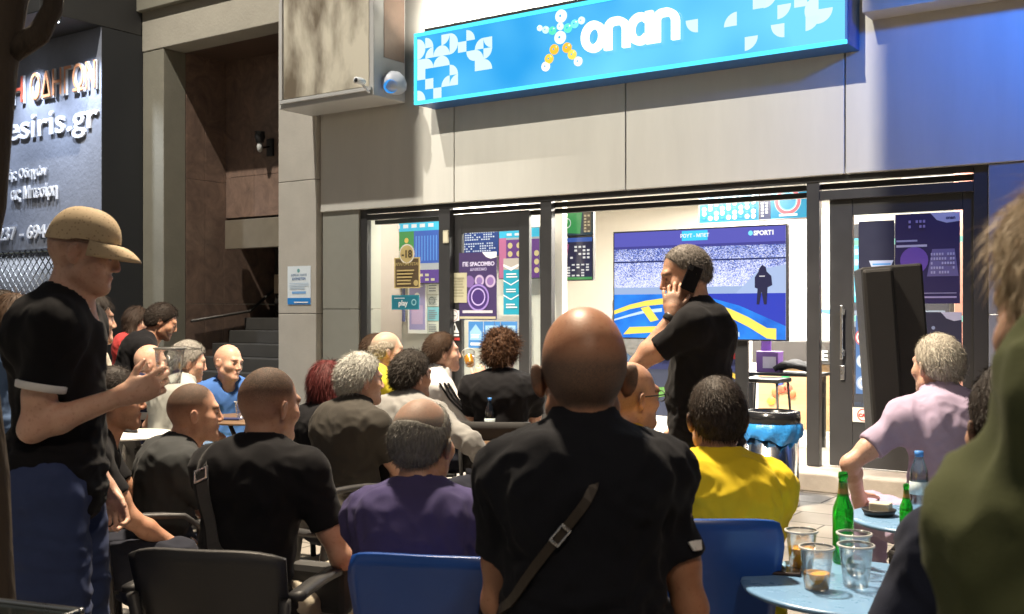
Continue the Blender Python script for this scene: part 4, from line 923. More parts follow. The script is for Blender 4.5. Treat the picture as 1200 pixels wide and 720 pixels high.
# ---- television showing the match
def crowd_mat():
    m = bpy.data.materials.new('screen_crowd'); m.use_nodes = True; t = m.node_tree; b = t.nodes['Principled BSDF']; b.inputs['Base Color'].default_value = (.02, .02, .03, 1); b.inputs['Roughness'].default_value = .2
    tc = t.nodes.new('ShaderNodeTexCoord'); sx = t.nodes.new('ShaderNodeSeparateXYZ'); t.links.new(tc.outputs['Object'], sx.inputs[0])
    v = t.nodes.new('ShaderNodeTexVoronoi'); v.inputs['Scale'].default_value = 190; t.links.new(tc.outputs['Object'], v.inputs['Vector'])
    n = t.nodes.new('ShaderNodeTexNoise'); n.inputs['Scale'].default_value = 7; n.inputs['Detail'].default_value = 6; t.links.new(tc.outputs['Object'], n.inputs['Vector'])
    sp_ = t.nodes.new('ShaderNodeSeparateColor'); t.links.new(v.outputs['Color'], sp_.inputs[0])
    # bright shirts grow more common towards the pitch
    up = t.nodes.new('ShaderNodeMapRange'); up.inputs['From Min'].default_value = .36; up.inputs['From Max'].default_value = -.05; up.inputs['To Min'].default_value = -.42; up.inputs['To Max'].default_value = .16; t.links.new(sx.outputs[2], up.inputs[0])
    ad = t.nodes.new('ShaderNodeMath'); ad.operation = 'ADD'; t.links.new(sp_.outputs[0], ad.inputs[0]); t.links.new(up.outputs[0], ad.inputs[1])
    a2 = t.nodes.new('ShaderNodeMath'); a2.operation = 'MULTIPLY_ADD'; a2.inputs[1].default_value = .7; t.links.new(n.outputs[0], a2.inputs[0]); t.links.new(ad.outputs[0], a2.inputs[2])
    cr = t.nodes.new('ShaderNodeValToRGB'); el = cr.color_ramp.elements; el[0].position = .15; el[0].color = (.02, .035, .16, 1); el[1].position = 1.0; el[1].color = (.80, .82, .95, 1)
    for p, c in ((.42, (.04, .09, .46, 1)), (.62, (.22, .30, .78, 1)), (.80, (.50, .56, .88, 1))): q = el.new(p); q.color = c
    t.links.new(a2.outputs[0], cr.inputs[0]); t.links.new(cr.outputs[0], b.inputs['Emission Color']); b.inputs['Emission Strength'].default_value = 1.25
    return m
def pitch_mat():
    m = glow('screen_pitch', (.015, .20, .88), 1.15); t = m.node_tree; b = t.nodes['Principled BSDF']; tc = t.nodes.new('ShaderNodeTexCoord')
    n = t.nodes.new('ShaderNodeTexNoise'); n.inputs['Scale'].default_value = 3.5; n.inputs['Detail'].default_value = 7; t.links.new(tc.outputs['Object'], n.inputs['Vector'])
    cr = t.nodes.new('ShaderNodeValToRGB'); e = cr.color_ramp.elements; e[0].position = .3; e[0].color = (.012, .10, .55, 1); e[1].position = .7; e[1].color = (.03, .30, .95, 1)
    t.links.new(n.outputs[0], cr.inputs[0]); t.links.new(cr.outputs[0], b.inputs['Emission Color']); return m
BL = (.015, .20, .88); YE = (.88, .72, .12); WB = (.55, .72, .9)
def band(pts, wv, col):                 # a curved painted band on the pitch
    n = len(pts); up_ = [(p, q + wv * (.5 + .9 * i / n)) for i, (p, q) in enumerate(pts)]; return [('p', [pts[i], pts[i + 1], up_[i + 1], up_[i]], col) for i in range(n - 1)]
ytv = .34; ctv = crowd_mat()
cur = lambda s_, x0, x1, z0: [(x0 + (x1 - x0) * i / 10, z0 + s_ * math.cos((i / 10 - .25) * 1.7)) for i in range(11)]
tvi = [('r', 0, .86, 1, 1, (.09, .09, .42)), ('m', 0, .47, 1, .86, 0, ctv), ('r', 0, .71, 1, .725, (.02, .03, .12)), ('r', 0, .84, 1, .865, (.05, .05, .25)), ('r', 0, .41, 1, .475, (.30, .40, .62)), ('p', [(.72, .40), (.86, .62), (1, .66), (1, .40)], (.35, .45, .68)),
       ('m', 0, 0, 1, .41, 0, pitch_mat()), ('p', [(.5, .41), (1, .41), (1, .12), (.75, .30)], (.03, .05, .45))]
tvi += band([(0, .22), (.1, .27), (.2, .30), (.3, .315), (.4, .31), (.5, .29), (.6, .25), (.7, .19), (.8, .11), (.9, .01), (.95, -.0)], .075, YE) + band([(0, .16), (.1, .20), (.2, .235), (.3, .245)], .03, WB) + band([(.45, .21), (.55, .17), (.65, .10), (.75, .02)], .035, WB) + band([(.5, .14), (.6, .08), (.68, .0)], .05, YE)
tvi += [('p', [(.06, .03), (.24, .05), (.27, .11), (.10, .10)], YE), ('p', [(.17, .28), (.22, .30), (.28, .17), (.23, .15)], YE), ('p', [(.32, .0), (.42, .0), (.40, .06), (.33, .08)], (.02, .06, .5)), ('r', .42, .90, .57, .99, (.05, .55, .85)), ('t', 'ΡΟΥΤ - ΜΠΕΤ', .495, .93, .045, WT, .001), ('t', 'SPORT1', .885, .925, .055, WT, .003), ('c', .812, .945, .013, (.2, .7, .95))]
tvi += [('p', [(.845, .31), (.86, .31), (.872, .42), (.885, .31), (.90, .31), (.905, .46), (.93, .48), (.925, .56), (.90, .60), (.895, .64), (.875, .66), (.86, .63), (.855, .60), (.835, .55), (.835, .46), (.85, .45)], (.02, .02, .06)), ('r', .86, .555, .89, .565, (.5, .5, .55))]
tv = pxboard('television', 'large television showing a blue and yellow football pitch in the open doorway', 'television', 720, 269, 921, 397, ytv, tvi, lit=1.2, frame=.014)
cc = tv.location
for dx in (.42,):
    st = MB(); st.box((dx - .06, .06, -cc.z + .17), (dx + .06, .10, .2), 0, .004).box((dx - .3, -.14, -cc.z + .151), (dx + .3, .34, -cc.z + .171), 0, .004); st.build('stand', BLACKP, tv)
# right-hand door posters
YR = .112
pxboard('poster', 'dark violet poster of seats and a pale corner badge on the right door', 'poster', 1049, 250, 1125, 356, YR, [('p', [(.55, 1), (.65, .92), (.80, .885), (1, .90), (1, 1)], (.50, .50, .62)), ('t', 'onan', .86, .925, .05, (.05, .05, .12), .002), ('p', [(.50, .30), (.98, .30), (.92, .60), (.58, .60)], (.16, .14, .30)), ('r', .02, .69, .35, .71, (.4, .4, .55)), ('r', .02, .63, .5, .655, (.5, .5, .62)), ('c', .30, .48, .22, (.16, .08, .38)), ('r', .05, .06, .95, .08, (.35, .3, .5)), ('r', .4, .11, .95, .12, (.3, .28, .45))] + grid(.56, .33, .94, .58, 9, 5, (.45, .44, .6), .8, 3) + grid(.05, .84, .5, .95, 8, 2, (.30, .26, .5), .6, 5), base=(.028, .020, .085), th=.003)
pxboard('poster', 'dark blue poster with a white pennant, half hidden by the loudspeaker', 'poster', 1006, 259, 1048, 356, YR, [('p', [(.30, .52), (.98, .52), (.9, .44), (.62, .40), (.36, .45)], (.55, .62, .75)), ('r', .4, .465, .9, .485, (.1, .35, .7)), ('r', 0, .2, .2, .23, (.5, .5, .55))] + lines(.02, .3, .08, .15, 2, (.5, .5, .6), 2), base=(.02, .022, .05), th=.003)
pxboard('poster', 'poster of red and white ringed circles low on the right door', 'poster', 1003, 370, 1024, 462, YR, [('c', .45, .72, .5, (.55, .12, .14)), ('ring', .45, .72, .34, .42, WT), ('ring', .45, .72, .18, .26, WT), ('c', .45, .42, .42, (.35, .48, .62)), ('ring', .45, .42, .26, .34, WT), ('c', .45, .14, .42, (.30, .40, .60)), ('ring', .45, .14, .22, .30, WT), ('c', .9, .3, .16, (.6, .1, .12))], base=(.06, .14, .34), th=.003)
pxboard('poster', 'dark poster with a pale corner badge beneath the violet poster', 'poster', 1083, 366, 1127, 440, YR, [('p', [(.45, 1), (.6, .9), (.8, .86), (1, .88), (1, 1)], (.5, .5, .6)), ('c', .4, .5, .16, (.12, .08, .07)), ('c', .8, .3, .12, (.14, .10, .16)), ('c', .25, .75, .05, (.25, .3, .45))], base=(.03, .03, .06), th=.003)
pxboard('logo_sticker', 'white sticker with a red oval logo at the foot of the right door glass', 'sticker', 999, 478, 1020, 495, YR, [('ring', .62, .5, .30, .36, (.6, .03, .03)), ('t', 'CAU', .62, .36, .32, (.6, .03, .03), .003)], base=(.72, .68, .58), th=.003)
for k, (a_, b_, lab) in enumerate(((996, 1046, 'added dark panel with a cyan block, darkening the interior behind the door, nearer the handle'), (1060, 1112, 'added dark panel with a violet block, darkening the interior behind the right door'))):
    pxboard('darkening_panel', lab, 'cabinet', a_, 262, b_, 505, 2.5, [('r', .08, .62, .92, .93, (.03, .22, .35) if k == 0 else (.14, .06, .30)), ('ring', .5, .78, .14, .18, (.3, .6, .7)), ('r', .08, .50, .92, .58, (.10, .12, .16)), ('r', .15, .40, .85, .46, (.25, .06, .08))] + grid(.12, .65, .9, .9, 6, 5, (.25, .3, .4), .4, 4 + k), base=(.022, .022, .030), th=.45)  # invented dark panels, put in to darken the interior seen through this door
# LED strips, pink pillar, counter inside
for k, (py, lab) in enumerate(((282, 'upper mint green light strip inside behind the right door'), (373, 'lower mint green light strip inside behind the right door'))):
    pxboard('light_strip', lab, 'light strip', 985, py - 3, 1142, py + 4, 1.4, [('r', .0, .0, 1, 1, (.45, .95, .75))], lit=1.1, th=.03)
tag(MB().box((fx(1118, 1.9), 1.9, .152), (fx(1140, 1.9), 2.1, 2.94), 0, .006).build('interior_column', mat('salmon_paint', (.55, .24, .18), .6, var=.05)), 'salmon pink column inside the shop behind the right door', 'column')
ctr = empty('counter', (-3.0, 2.7, .15), 0, 'wooden shop counter with coloured dots and a dark ledge inside the shop', 'counter')
WOOD = mat('light_oak', (.40, .25, .13), .5, var=.18, vs=3, stretch=(1, 1, 9))
MB().box((-1.6, 0, 0), (1.6, .6, .72), 0, .006).build('counter_body', WOOD, ctr); MB().box((-1.65, -.05, .725), (1.65, .65, .97), 0, .006).build('ledge', mat('dark_ledge', (.05, .045, .042), .5), ctr)
MB().box((-1.6, .02, .975), (1.6, .05, 1.55), 0, .004).build('screen_panel', mat('white_laminate', (.62, .62, .6), .4, var=.03), ctr); MB().add([(-1.0, .012, 1.32), (.2, .012, 1.32), (-.4, .012, 1.18)], [(0, 1, 2)]).build('blue_pennant', mat('pennant_blue', (.08, .25, .6), .5), ctr)
lt = MB(); vs, fs = text_mesh('IE', .15, .01, .003); lt.add([(fx(958, 2.64) + 3.0 + q[0], q[1] - .056, q[2] + .77) for q in vs], fs); lt.build('lettering', WHITE, ctr)
for px, py, col in ((921, 441, (.02, .35, .10)), (914, 447, (.02, .10, .45)), (917, 456, (.5, .10, .05)), (909, 460, (.6, .15, .05)), (904, 470, (.7, .35, .04)), (928, 462, (.6, .14, .05)), (924, 455, (.55, .10, .06))):
    o = MB().lathe([(.001, .012), (.044, .012), (.047, .008), (.047, 0)], seg=20).build('coloured_dot', mat('dot_paint_%d_%d' % (px, py), col, .5, var=.03), ctr); o.rotation_euler = (R(90), 0, 0); o.location = (fx(px, 2.7) + 3.0, -.002, fz(px, py, 2.7) - .15)
# high table with stool, box and bag inside
ht = empty('high_table', (fx(915, 1.2), 1.2, .15), 0, 'narrow black high table inside the doorway holding a purple box', 'table')
ztab = fz(915, 436, 1.2) - .15
MB().box((-.42, -.2, ztab - .03), (.42, .2, ztab), 0, .005).build('table_top', BLACKP, ht)
for dx in (-.36, .36):
    for dy in (-.15, .15): MB().box((dx - .025, dy - .025, 0), (dx + .025, dy + .025, ztab - .031), 0, .004).build('leg', BLACKP, ht)
lb = empty('leaflet_box', (fx(900, 1.1), 1.12, .15 + ztab), 0, 'purple and white leaflet box standing on the black high table', 'box')
PB = mat('purple_card', (.20, .10, .34), .5, var=.05)
MB().box((-.10, -.07, .001), (.12, .07, .2), 0, .004).box((-.10, .05, .2), (.0, .07, .31), 0, .004).build('box_body', PB, lb); MB().box((-.03, -.078, .04), (.10, -.072, .15)).build('window_label', mat('lilac_white', (.6, .56, .66), .5), lb)
bgm = MB(); bgm.sheet(lambda a, b_: ((a - .5) * .34, (b_ - .5) * .22, .03 + .07 * math.sin(a * 3.1) * (.8 + .3 * math.sin(b_ * 9 + a * 6))), 14, 8, .05)
tag(bgm.build('folded_jacket', mat('black_cloth', (.02, .02, .022), .9, bump=.3), None, (fx(932, 1.15), 1.15, .15 + ztab + .0)), 'black folded jacket lying on the high table beside the purple box', 'jacket')
stl = empty('bar_stool', (fx(896, .75), .78, .15), 0, 'thin legged black stool before the high table in the doorway', 'stool')
MB().box((-.19, -.17, .64), (.19, .17, .68), 0, .01).build('seat', BLACKP, stl)
for sx_ in (-1, 1):
    for sy in (-1, 1): MB().tube([(sx_ * .16, sy * .14, .64), (sx_ * .20, sy * .18, 0)], .012, 8).build('leg', BLACKP, stl)
pxboard('display_board', 'dark promotional floor display with red lettering bars under the television', 'display', 757, 400, 872, 490, .62, [('r', .02, .62, .98, .98, (.03, .04, .14)), ('r', .05, .78, .3, .86, (.5, .04, .05)), ('r', .72, .78, .98, .86, (.5, .04, .05)), ('c', .5, .45, .2, (.05, .10, .4)), ('ring', .85, .42, .10, .14, (.6, .42, .06)), ('p', [(.7, .2), (.98, .3), (.98, .4), (.72, .34)], (.5, .35, .06)), ('p', [(0, .2), (.3, .3), (.3, .4), (0, .36)], (.12, .3, .08))], base=(.04, .05, .09), th=.04)

# ---- entrance recess beside the shop
ent = empty('entrance_building', (-10.5, 0, 0), 0, 'concrete framed entrance with brown marble walls and stairs', 'building')
def ep(name, mb, m_): o = mb.build(name, m_, ent); o.location = (10.5, 0, 0); return o
xa, xb, xc = -12.0, -11.57, fx(330)
ep('concrete_pier', MB().box((xa, 0, 0), (xb, .35, 4.845), 0, .01), CONC); ep('concrete_beam', MB().box((xa, -.01, 4.85), (xc - .003, .35, 6.6), 0, .01), mat('beam_concrete', (.33, .30, .24), .85, var=.12, vs=2.5, bump=.3, bs=30))
MARB = mat('brown_marble', (.085, .045, .028), .28, var=.0, coat=.1); t = MARB.node_tree; b = t.nodes['Principled BSDF']
tc = t.nodes.new('ShaderNodeTexCoord'); n1 = t.nodes.new('ShaderNodeTexNoise'); n1.inputs['Scale'].default_value = 3.5; n1.inputs['Detail'].default_value = 10; n1.inputs['Roughness'].default_value = .7; n1.inputs['Distortion'].default_value = 1.6; t.links.new(tc.outputs['Object'], n1.inputs['Vector'])
cr = t.nodes.new('ShaderNodeValToRGB'); cr.color_ramp.elements[0].position = .3; cr.color_ramp.elements[0].color = (.11, .075, .060, 1); cr.color_ramp.elements[1].position = .72; cr.color_ramp.elements[1].color = (.26, .17, .125, 1); t.links.new(n1.outputs[0], cr.inputs[0]); t.links.new(cr.outputs[0], b.inputs['Base Color'])
mw = MB()
zs = [.0, 1.55, 3.2, 4.856]
for i in range(3):
    for (ya, yb) in ((.355, .66), (.664, .98)): mw.box((xb - .12, ya, zs[i] + .002), (xb, yb, zs[i + 1] - .002), 0, .003)
    mw.box((xb - .12, .984, zs[i] + .002), (xb, 3.4, zs[i + 1] - .002), 0, .003)
for i in range(4): mw.box((xb + .002 + i * .56, 1.02, 3.27), (xb + .558 + i * .56, 1.12, 4.854), 0, .003); mw.box((xb + .002 + i * .56, 1.02, 2.72), (xb + .558 + i * .56, 1.12, 3.266), 0, .003)
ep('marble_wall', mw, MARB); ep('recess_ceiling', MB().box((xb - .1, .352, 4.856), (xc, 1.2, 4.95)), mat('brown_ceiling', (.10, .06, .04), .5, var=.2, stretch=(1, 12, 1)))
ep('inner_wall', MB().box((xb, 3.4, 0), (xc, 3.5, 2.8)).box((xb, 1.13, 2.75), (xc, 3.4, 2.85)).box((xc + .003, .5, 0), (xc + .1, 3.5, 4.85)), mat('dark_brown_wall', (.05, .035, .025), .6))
ep('door_hood', MB().box((fx(267, .95) , .90, fz(297, 291, .95)), (xc - .01, 1.015, fz(297, 257, .95)), 0, .006), mat('champagne_metal', (.42, .36, .27), .35, .7, var=.08))
stp = MB(); n = 8
for i in range(n): stp.box((xb + .003, -.62 + i * .28, 0 if i == 0 else .17 * i + .001), (xc - .004, 1.70, .17 * (i + 1)), 0, .008)
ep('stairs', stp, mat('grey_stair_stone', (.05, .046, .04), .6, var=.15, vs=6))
dm = MB().box((xb + .2, 1.72, 1.37), (xc - .005, 1.78, 2.72), 0, .005); ep('entrance_door', dm, mat('dark_door', (.05, .045, .04), .25, .4))
ep('door_plate', MB().box((fx(321, 1.71), 1.712, fz(321, 344, 1.7)), (fx(329, 1.71), 1.718, fz(321, 322, 1.7))), mat('beige_plate', (.4, .3, .2), .5))
ep('balcony_slab', MB().box((xa + .0, -.10, 5.36), (xc - .01, -.012, 5.52), 0, .01), CONC)
hrl = MB().tube([(xb + .05, .4, 1.32), (xb + .05, 1.4, 1.45), (xb + .05, 2.2, 2.0)], .02, 10); ep('handrail', hrl, mat('dark_rail_metal', (.08, .07, .06), .5, .5))
sc0 = D(316, 172, 14.2); wl = empty('wall_sconce', (fx(316, .99), 1.0, fz(316, 172, 1.0)), 0, 'dark unlit wall lantern with a pale glass on the brown marble', 'wall lamp')
MB().box((-.06, -.02, -.13), (.06, .018, .10), 0, .01).tube([(0, 0, 0), (0, -.12, -.03), (0, -.18, .02)], .014, 8).build('bracket', BLACKP, wl); MB().lathe([(.001, .02), (.05, .03), (.07, .10), (.06, .16), (.075, .17)], (0, -.18, 0), 16).build('lantern', BLACKP, wl); MB().lathe([(.001, -.10), (.03, -.08), (.04, -.02), (.03, .02)], (0, -.18, 0), 14).build('glass_shade', mat('opal', (.55, .55, .52), .3), wl)
YP = -.052
pxboard('notice_plate', 'small white notice with a blue foot on the stone pillar', 'notice', 337, 312, 364, 357, YP - .006, [('r', .0, .0, 1, .17, (.02, .20, .55)), ('c', .48, .88, .06, (.15, .35, .35)), ('t', 'ΔΩΡΕΑΝ ΧΩΡΟΣ', .5, .74, .075, (.1, .2, .35), .0), ('t', 'ΚΑΠΝΙΣΤΩΝ', .5, .64, .085, (.1, .2, .4), .001), ('r', .2, .28, .8, .34, (.2, .4, .7)), ('r', .3, .04, .9, .07, WT)] + lines(.1, .95, .40, .58, 4, (.45, .55, .65), 2), base=(.66, .72, .76), th=.006)

# ---- floodlight on a mast across the road, out of view, with plates added to cut its beam to straight edges
fl = empty('street_floodlight', (FLX, FLY - .35, 0), 0, 'unseen street floodlight across the road, with added plates that cut its beam', 'floodlight')
MB().tube([(0, 0, 0), (0, 0, 8), (0, 0, 15.3)], [.12, .09, .07], 12).build('mast', ALUD, fl); MB().box((-.3, -.25, 14.8), (.3, .2, 15.25), 0, .03).build('lamp_housing', ALUD, fl)
kx = 1.6 / (-FLY - .0)
for q, xe in ((-1, fx(490)), (1, fx(1031))):
    xi = (xe - FLX) * kx; a_, b_ = (xi, xi + .9 * q) if q > 0 else (xi + .9 * q, xi)
    MB().box((a_, 1.95, 12.6), (b_, 1.96, 15.6)).build('beam_cut_plate', ALUD, fl)
    MB().tube([((a_ + b_) / 2, .2, 15.0), ((a_ + b_) / 2, 1.95, 15.0)], .015, 6).build('bracket', ALUD, fl)
# ---- driving school on the far left
drv = empty('school_building', (-14, 0, 0), 0, 'dark grey shop front with a lit lettered board and a lattice shutter', 'building')
def dp(name, mb, m_): o = mb.build(name, m_, drv); o.location = (14, 0, 0); return o
yl_ = -.61; zb_, zt_ = fz(60, 291, yl_), 5.06
dp('sign_board', MB().box((-18.5, yl_, zb_), (-12.004, -.3, zt_), 0, .004), DARKG)
dp('dark_pier', MB().box((fx(112, yl_), yl_ + .01, 0), (-12.003, .3, zb_ - .002), 0, .004).box((-12.5, -.298, zb_), (-12.004, .3, 6.2)), mat('charcoal_side', (.022, .023, .025), .6, var=.1))
dp('side_cladding', MB().box((-12.0028, yl_ + .003, .002), (-11.998, -.012, 5.055)), mat('charcoal_side', (.022, .023, .025)))
dp('jamb', MB().box((fx(66, yl_ + .1), yl_ + .1, 0), (fx(112, yl_) - .003, -.2, zb_ - .003)), mat('pale_jamb', (.40, .42, .46), .5))
cn = MB().box((-18.5, -1.45, zt_ + .002), (-11.996, -.02, zt_ + .55), 0, .006); dp('canopy', cn, mat('charcoal_canopy', (.03, .029, .028), .55, var=.15))
lat = MB(); xs0, xs1 = -18.4, fx(66, -.4)
k = 0
w_ = xs1 - xs0; hgt = zb_ - .1
for i in range(-18, int(w_ / .14) + 18):
    for sgn in (1, -1):
        xx = xs0 + i * .14; pts = [(xx, -.45, .1), (xx + sgn * hgt, -.45, zb_)]
        a, b_ = Vector(pts[0]), Vector(pts[1])
        def clip(p, q):
            t0, t1 = 0, 1; d = q - p
            for lim, s_ in ((xs0, 1), (xs1, -1)):
                f0, f1 = (p.x - lim) * s_, (q.x - lim) * s_
                if f0 < 0 and f1 < 0: return None
                if f0 < 0: t0 = max(t0, f0 / (f0 - f1))
                if f1 < 0: t1 = min(t1, f0 / (f0 - f1))
            return (p + d * t0, p + d * t1) if t1 - t0 > .01 else None
        c_ = clip(a, b_)
        if c_: lat.tube([c_[0], c_[1]], .008, 4)
dp('lattice_shutter', lat, mat('grey_lattice', (.35, .36, .38), .4, .5))
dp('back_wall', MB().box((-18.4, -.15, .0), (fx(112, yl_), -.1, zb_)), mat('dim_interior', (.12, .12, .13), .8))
HCAP = None
def fit_text(parent, name, s_, x1, zbase, cap, y, depth, m_, x0=None, bold=0.0, pos_off=(0, 0, 0)):
    global HCAP
    if HCAP is None:
        v_, _ = text_mesh('H', 1, .01); HCAP = max(q[2] for q in v_)
    vs, fs = text_mesh(s_, 1.0, .01, bold); zsc = cap / HCAP; xm0, xm1 = min(q[0] for q in vs), max(q[0] for q in vs)
    xsc = (x1 - x0) / (xm1 - xm0) if x0 is not None else zsc
    mb = MB(); mb.add([(x1 - (xm1 - q[0]) * xsc + pos_off[0], y + q[1] / .01 * depth, zbase + q[2] * zsc) for q in vs], fs)
    o = mb.build(name, m_, parent); o.location = (14, 0, 0); return o
LR = mat('red_letter_face', (.55, .09, .05), .4, var=.15, vs=2); LO = mat('orange_letter_face', (.70, .30, .14), .4, var=.1); LWH = mat('white_letter', (.80, .80, .82), .4, var=.03)
yy = yl_ - .012
h_ = lambda px, n_: n_ * fdep(px, yl_) / FPX
fit_text(drv, 'heading_letters', 'ΟΔΗΓΩΝ', fx(115, yy), fz(115, 104, yy), h_(100, 31), yy - .012, .024, [LWH], fx(38, yy), .012)
fit_text(drv, 'heading_faces', 'ΟΔΗΓΩΝ', fx(115, yy) - .01, fz(115, 104, yy) + .01, h_(100, 30), yy - .039, .005, [LO], fx(38, yy) + .01, -.002)
fit_text(drv, 'heading_letters', 'ΣΧΟΛΗ', fx(30, yy), fz(115, 104, yy), h_(100, 31), yy - .012, .024, [LWH], None, .012)
fit_text(drv, 'heading_faces', 'ΣΧΟΛΗ', fx(30, yy) - .01, fz(115, 104, yy) + .01, h_(100, 30), yy - .039, .005, [LR], None, -.002)
fit_text(drv, 'web_letters', 'esiris.gr', fx(116, yy), fz(116, 148, yy), h_(100, 29), yy - .004, .024, [LWH], fx(12, yy) - .06, .012)
fit_text(drv, 'small_letters', 'Κωβιτής Οδηγών', fx(56, yy), fz(56, 205, yy), h_(50, 10.5), yy - .008, .02, [LWH], None, .012)
fit_text(drv, 'name_letters', 'ας Μπεσίρη', fx(68, yy), fz(68, 229, yy), h_(50, 14), yy - .01, .025, [LWH], fx(14, yy), .012)
fit_text(drv, 'phone_lettering', '237 - 6944 3', fx(73, yy), fz(73, 277, yy), h_(50, 15), yy - .01, .025, [LWH], fx(-1, yy), .008)
for k, (px, lab) in enumerate(((67, 1), (3, 2), (-70, 3))):
    x = fx(px, -1.1); e = empty('canopy_spot', (x, -1.14, zt_)); e.parent = drv; e.location = (x + 14, -1.14, zt_)
    MB().lathe([(.001, -.03), (.07, -.03), (.085, -.005), (.085, 0)], seg=20).build('lamp_ring', CHROME, e); MB().lathe([(.001, -.036), (.055, -.034), (.06, -.0305)], seg=18).build('bulb', glow('cool_bulb', (.85, .92, 1), 14), e)
    lamp('canopy_spot_light', 'SPOT', (x, -1.14, zt_ - .06), (x, -.68, 2.9), 330, (.72, .82, 1.0), spot_size=R(95), spot_blend=.8, shadow_soft_size=.04)
lamp('shutter_light', 'AREA', (fx(20, -.3), -.28, zb_ - .06), (fx(20, -.3), -.28, 0), 14, (.85, .92, 1), shape='RECTANGLE', size=1.6, size_y=.1)

# upper storeys, only sky side, keep the street closed
# ---- street tree at the left edge
tr = empty('street_tree', D(4, 365, 2.6) - UP * 1.45, 0, 'dark street tree trunk bending along the left edge of the view', 'tree')
BARK = mat('bark', (.055, .040, .028), .9, var=.35, vs=14, bump=1.0, bs=45, stretch=(1, 1, .25))
og = tr.location; P = lambda px, py: D(px, py, 2.6) - og
pts = [(4, 1075), (2, 900), (-4, 720), (-8, 640), (-10, 560), (-18, 480), (-26, 400), (-26, 320), (-12, 240), (-8, 160), (-2, 80), (8, 0), (30, -90), (44, -180)]
rs_ = [.070, .055, .046, .044, .042, .038, .034, .034, .038, .042, .044, .048, .050, .05]
MB().tube([P(*p) for p in pts], rs_, 14).tube([P(26, -20), P(50, -80), P(95, -190)], [.035, .03, .022], 8).tube([P(14, 60), P(46, 40), P(62, 10), P(70, -60)], [.03, .028, .024, .02], 8).tube([P(36, -90), P(-10, -230), P(-60, -380)], [.045, .035, .02], 8).build('trunk', BARK, tr)
lf = MB(); rr = random.Random(3)
for i in range(2600):
    c = P(60, -520) + Vector((rr.gauss(0, .75), rr.gauss(0, .75), rr.gauss(.25, .5)))
    q_ = c + og - CAMP; dz_ = q_.dot(FW)
    if c.z < 2.3 or (dz_ > .05 and -120 < 600 + FPX * q_.dot(RT) / dz_ < 1320 and HOR - FPX * q_.z / dz_ > -120): continue
    a = Vector((rr.gauss(0, 1), rr.gauss(0, 1), rr.gauss(0, .5))).normalized(); b_ = a.orthogonal().normalized(); L_ = .05 + rr.random() * .05
    lf.add([c - a * L_, c + b_ * L_ * .45, c + a * L_, c - b_ * L_ * .45], [(0, 1, 2, 3)])
lf.build('crown', mat('leaf_green', (.05, .085, .025), .6, var=.3, vs=2), tr)
# hanging dry leaves on the low branch
# ================================================================== people, left to right
C = lambda n, c, **k: cloth_mat(n, c, **k)
BLK = C('black_cotton', (.0085, .0085, .0105)); NVY = C('navy_cotton', (.014, .018, .040)); DGR = C('dark_grey_cotton', (.040, .043, .045)); YEL = C('yellow_jersey', (.74, .55, .025)); YEL2 = C('bright_yellow_jersey', (.70, .60, .05))
PUR = C('purple_cotton', (.060, .050, .135)); GRY = C('grey_linen', (.24, .24, .235)); LGR = C('pale_grey_cotton', (.40, .41, .385)); BLU = C('blue_cotton', (.060, .150, .42)); LIL = C('lilac_pique', (.40, .33, .47)); OLV = C('olive_fleece', (.095, .108, .048))
WHT = C('white_sport_fabric', (.72, .72, .72)); CHR = C('charcoal_shirt', (.050, .046, .040)); CRM = C('cream_top', (.55, .50, .42)); DEN = C('denim', (.08, .13, .24)); STR = C('striped_jersey', (.02, .024, .06), stripes=(9, (.6, .6, .6))); JEA = C('dark_jeans', (.018, .020, .030)); KHA = C('khaki_cotton', (.42, .38, .30)); BLJ = C('blue_jeans', (.10, .16, .26))
SK1, SK2, SK3 = (.52, .325, .235), (.60, .40, .31), (.45, .265, .18)
DK = (.018, .012, .009); BRN = (.05, .028, .016); GRE = (.25, .24, .22); RED = (.085, .014, .014)
shr = lambda k, m_, **kw: dict(kind=k, mat=m_, **kw)
buzz = dict(kind='buzz', col=DK, t=.0015, len=.0035, up=1.0, n=0, lump=.001, mask=.85, soft=.05, blend=.006, mess=.2)
def short(col, grey=None, **k): return dict(dict(kind='short', col=col, grey=grey, t=.0075, len=.016, n=4200, mask=.85), **k)
def long_(col, L, **k): return dict(dict(kind='long', col=col, long=L, t=.014, len=.05, up=.1, mess=.10, flow=(0, -.15, -1), n=3500, bend=.1, mask=.9), **k)
def hs_(col, **k): return dict(dict(kind='horseshoe', col=col, t=.007, len=.011, n=2200, mask=.25), **k)
P = {}
# standing man in a cap, profile to the right
P['cap'] = person('standing young man in a beige cap and black t-shirt holding a plastic cup', 106, 250, 3.1, face=82, sit=False, lean=(2, 3, 8, 14), pitch=12, s=1.0, headscale=.90, belly=.1, wide=.86, sh=.150,
    arms={1: ((-.01, .185, -.19), (.1, -.6, -1)), -1: ((-.06, .06, -.50), (-.3, -.6, -.6))}, hands={1: dict(d=(-.15, .9, .28), n=(-.9, -.1, .3), curl=(38, 42), t=1, thumb=.4), -1: dict()},
    hair=dict(buzz, t=.001, n=0, mask=.75), skin=SK2, shirt=shr('tee', BLK, rings=WHT, hem=-.10), legs=dict(kind='shorts', mat=C('navy_shorts', (.040, .058, .14)), ease=.022), res=.0052, seed=1, face_hair=.1)
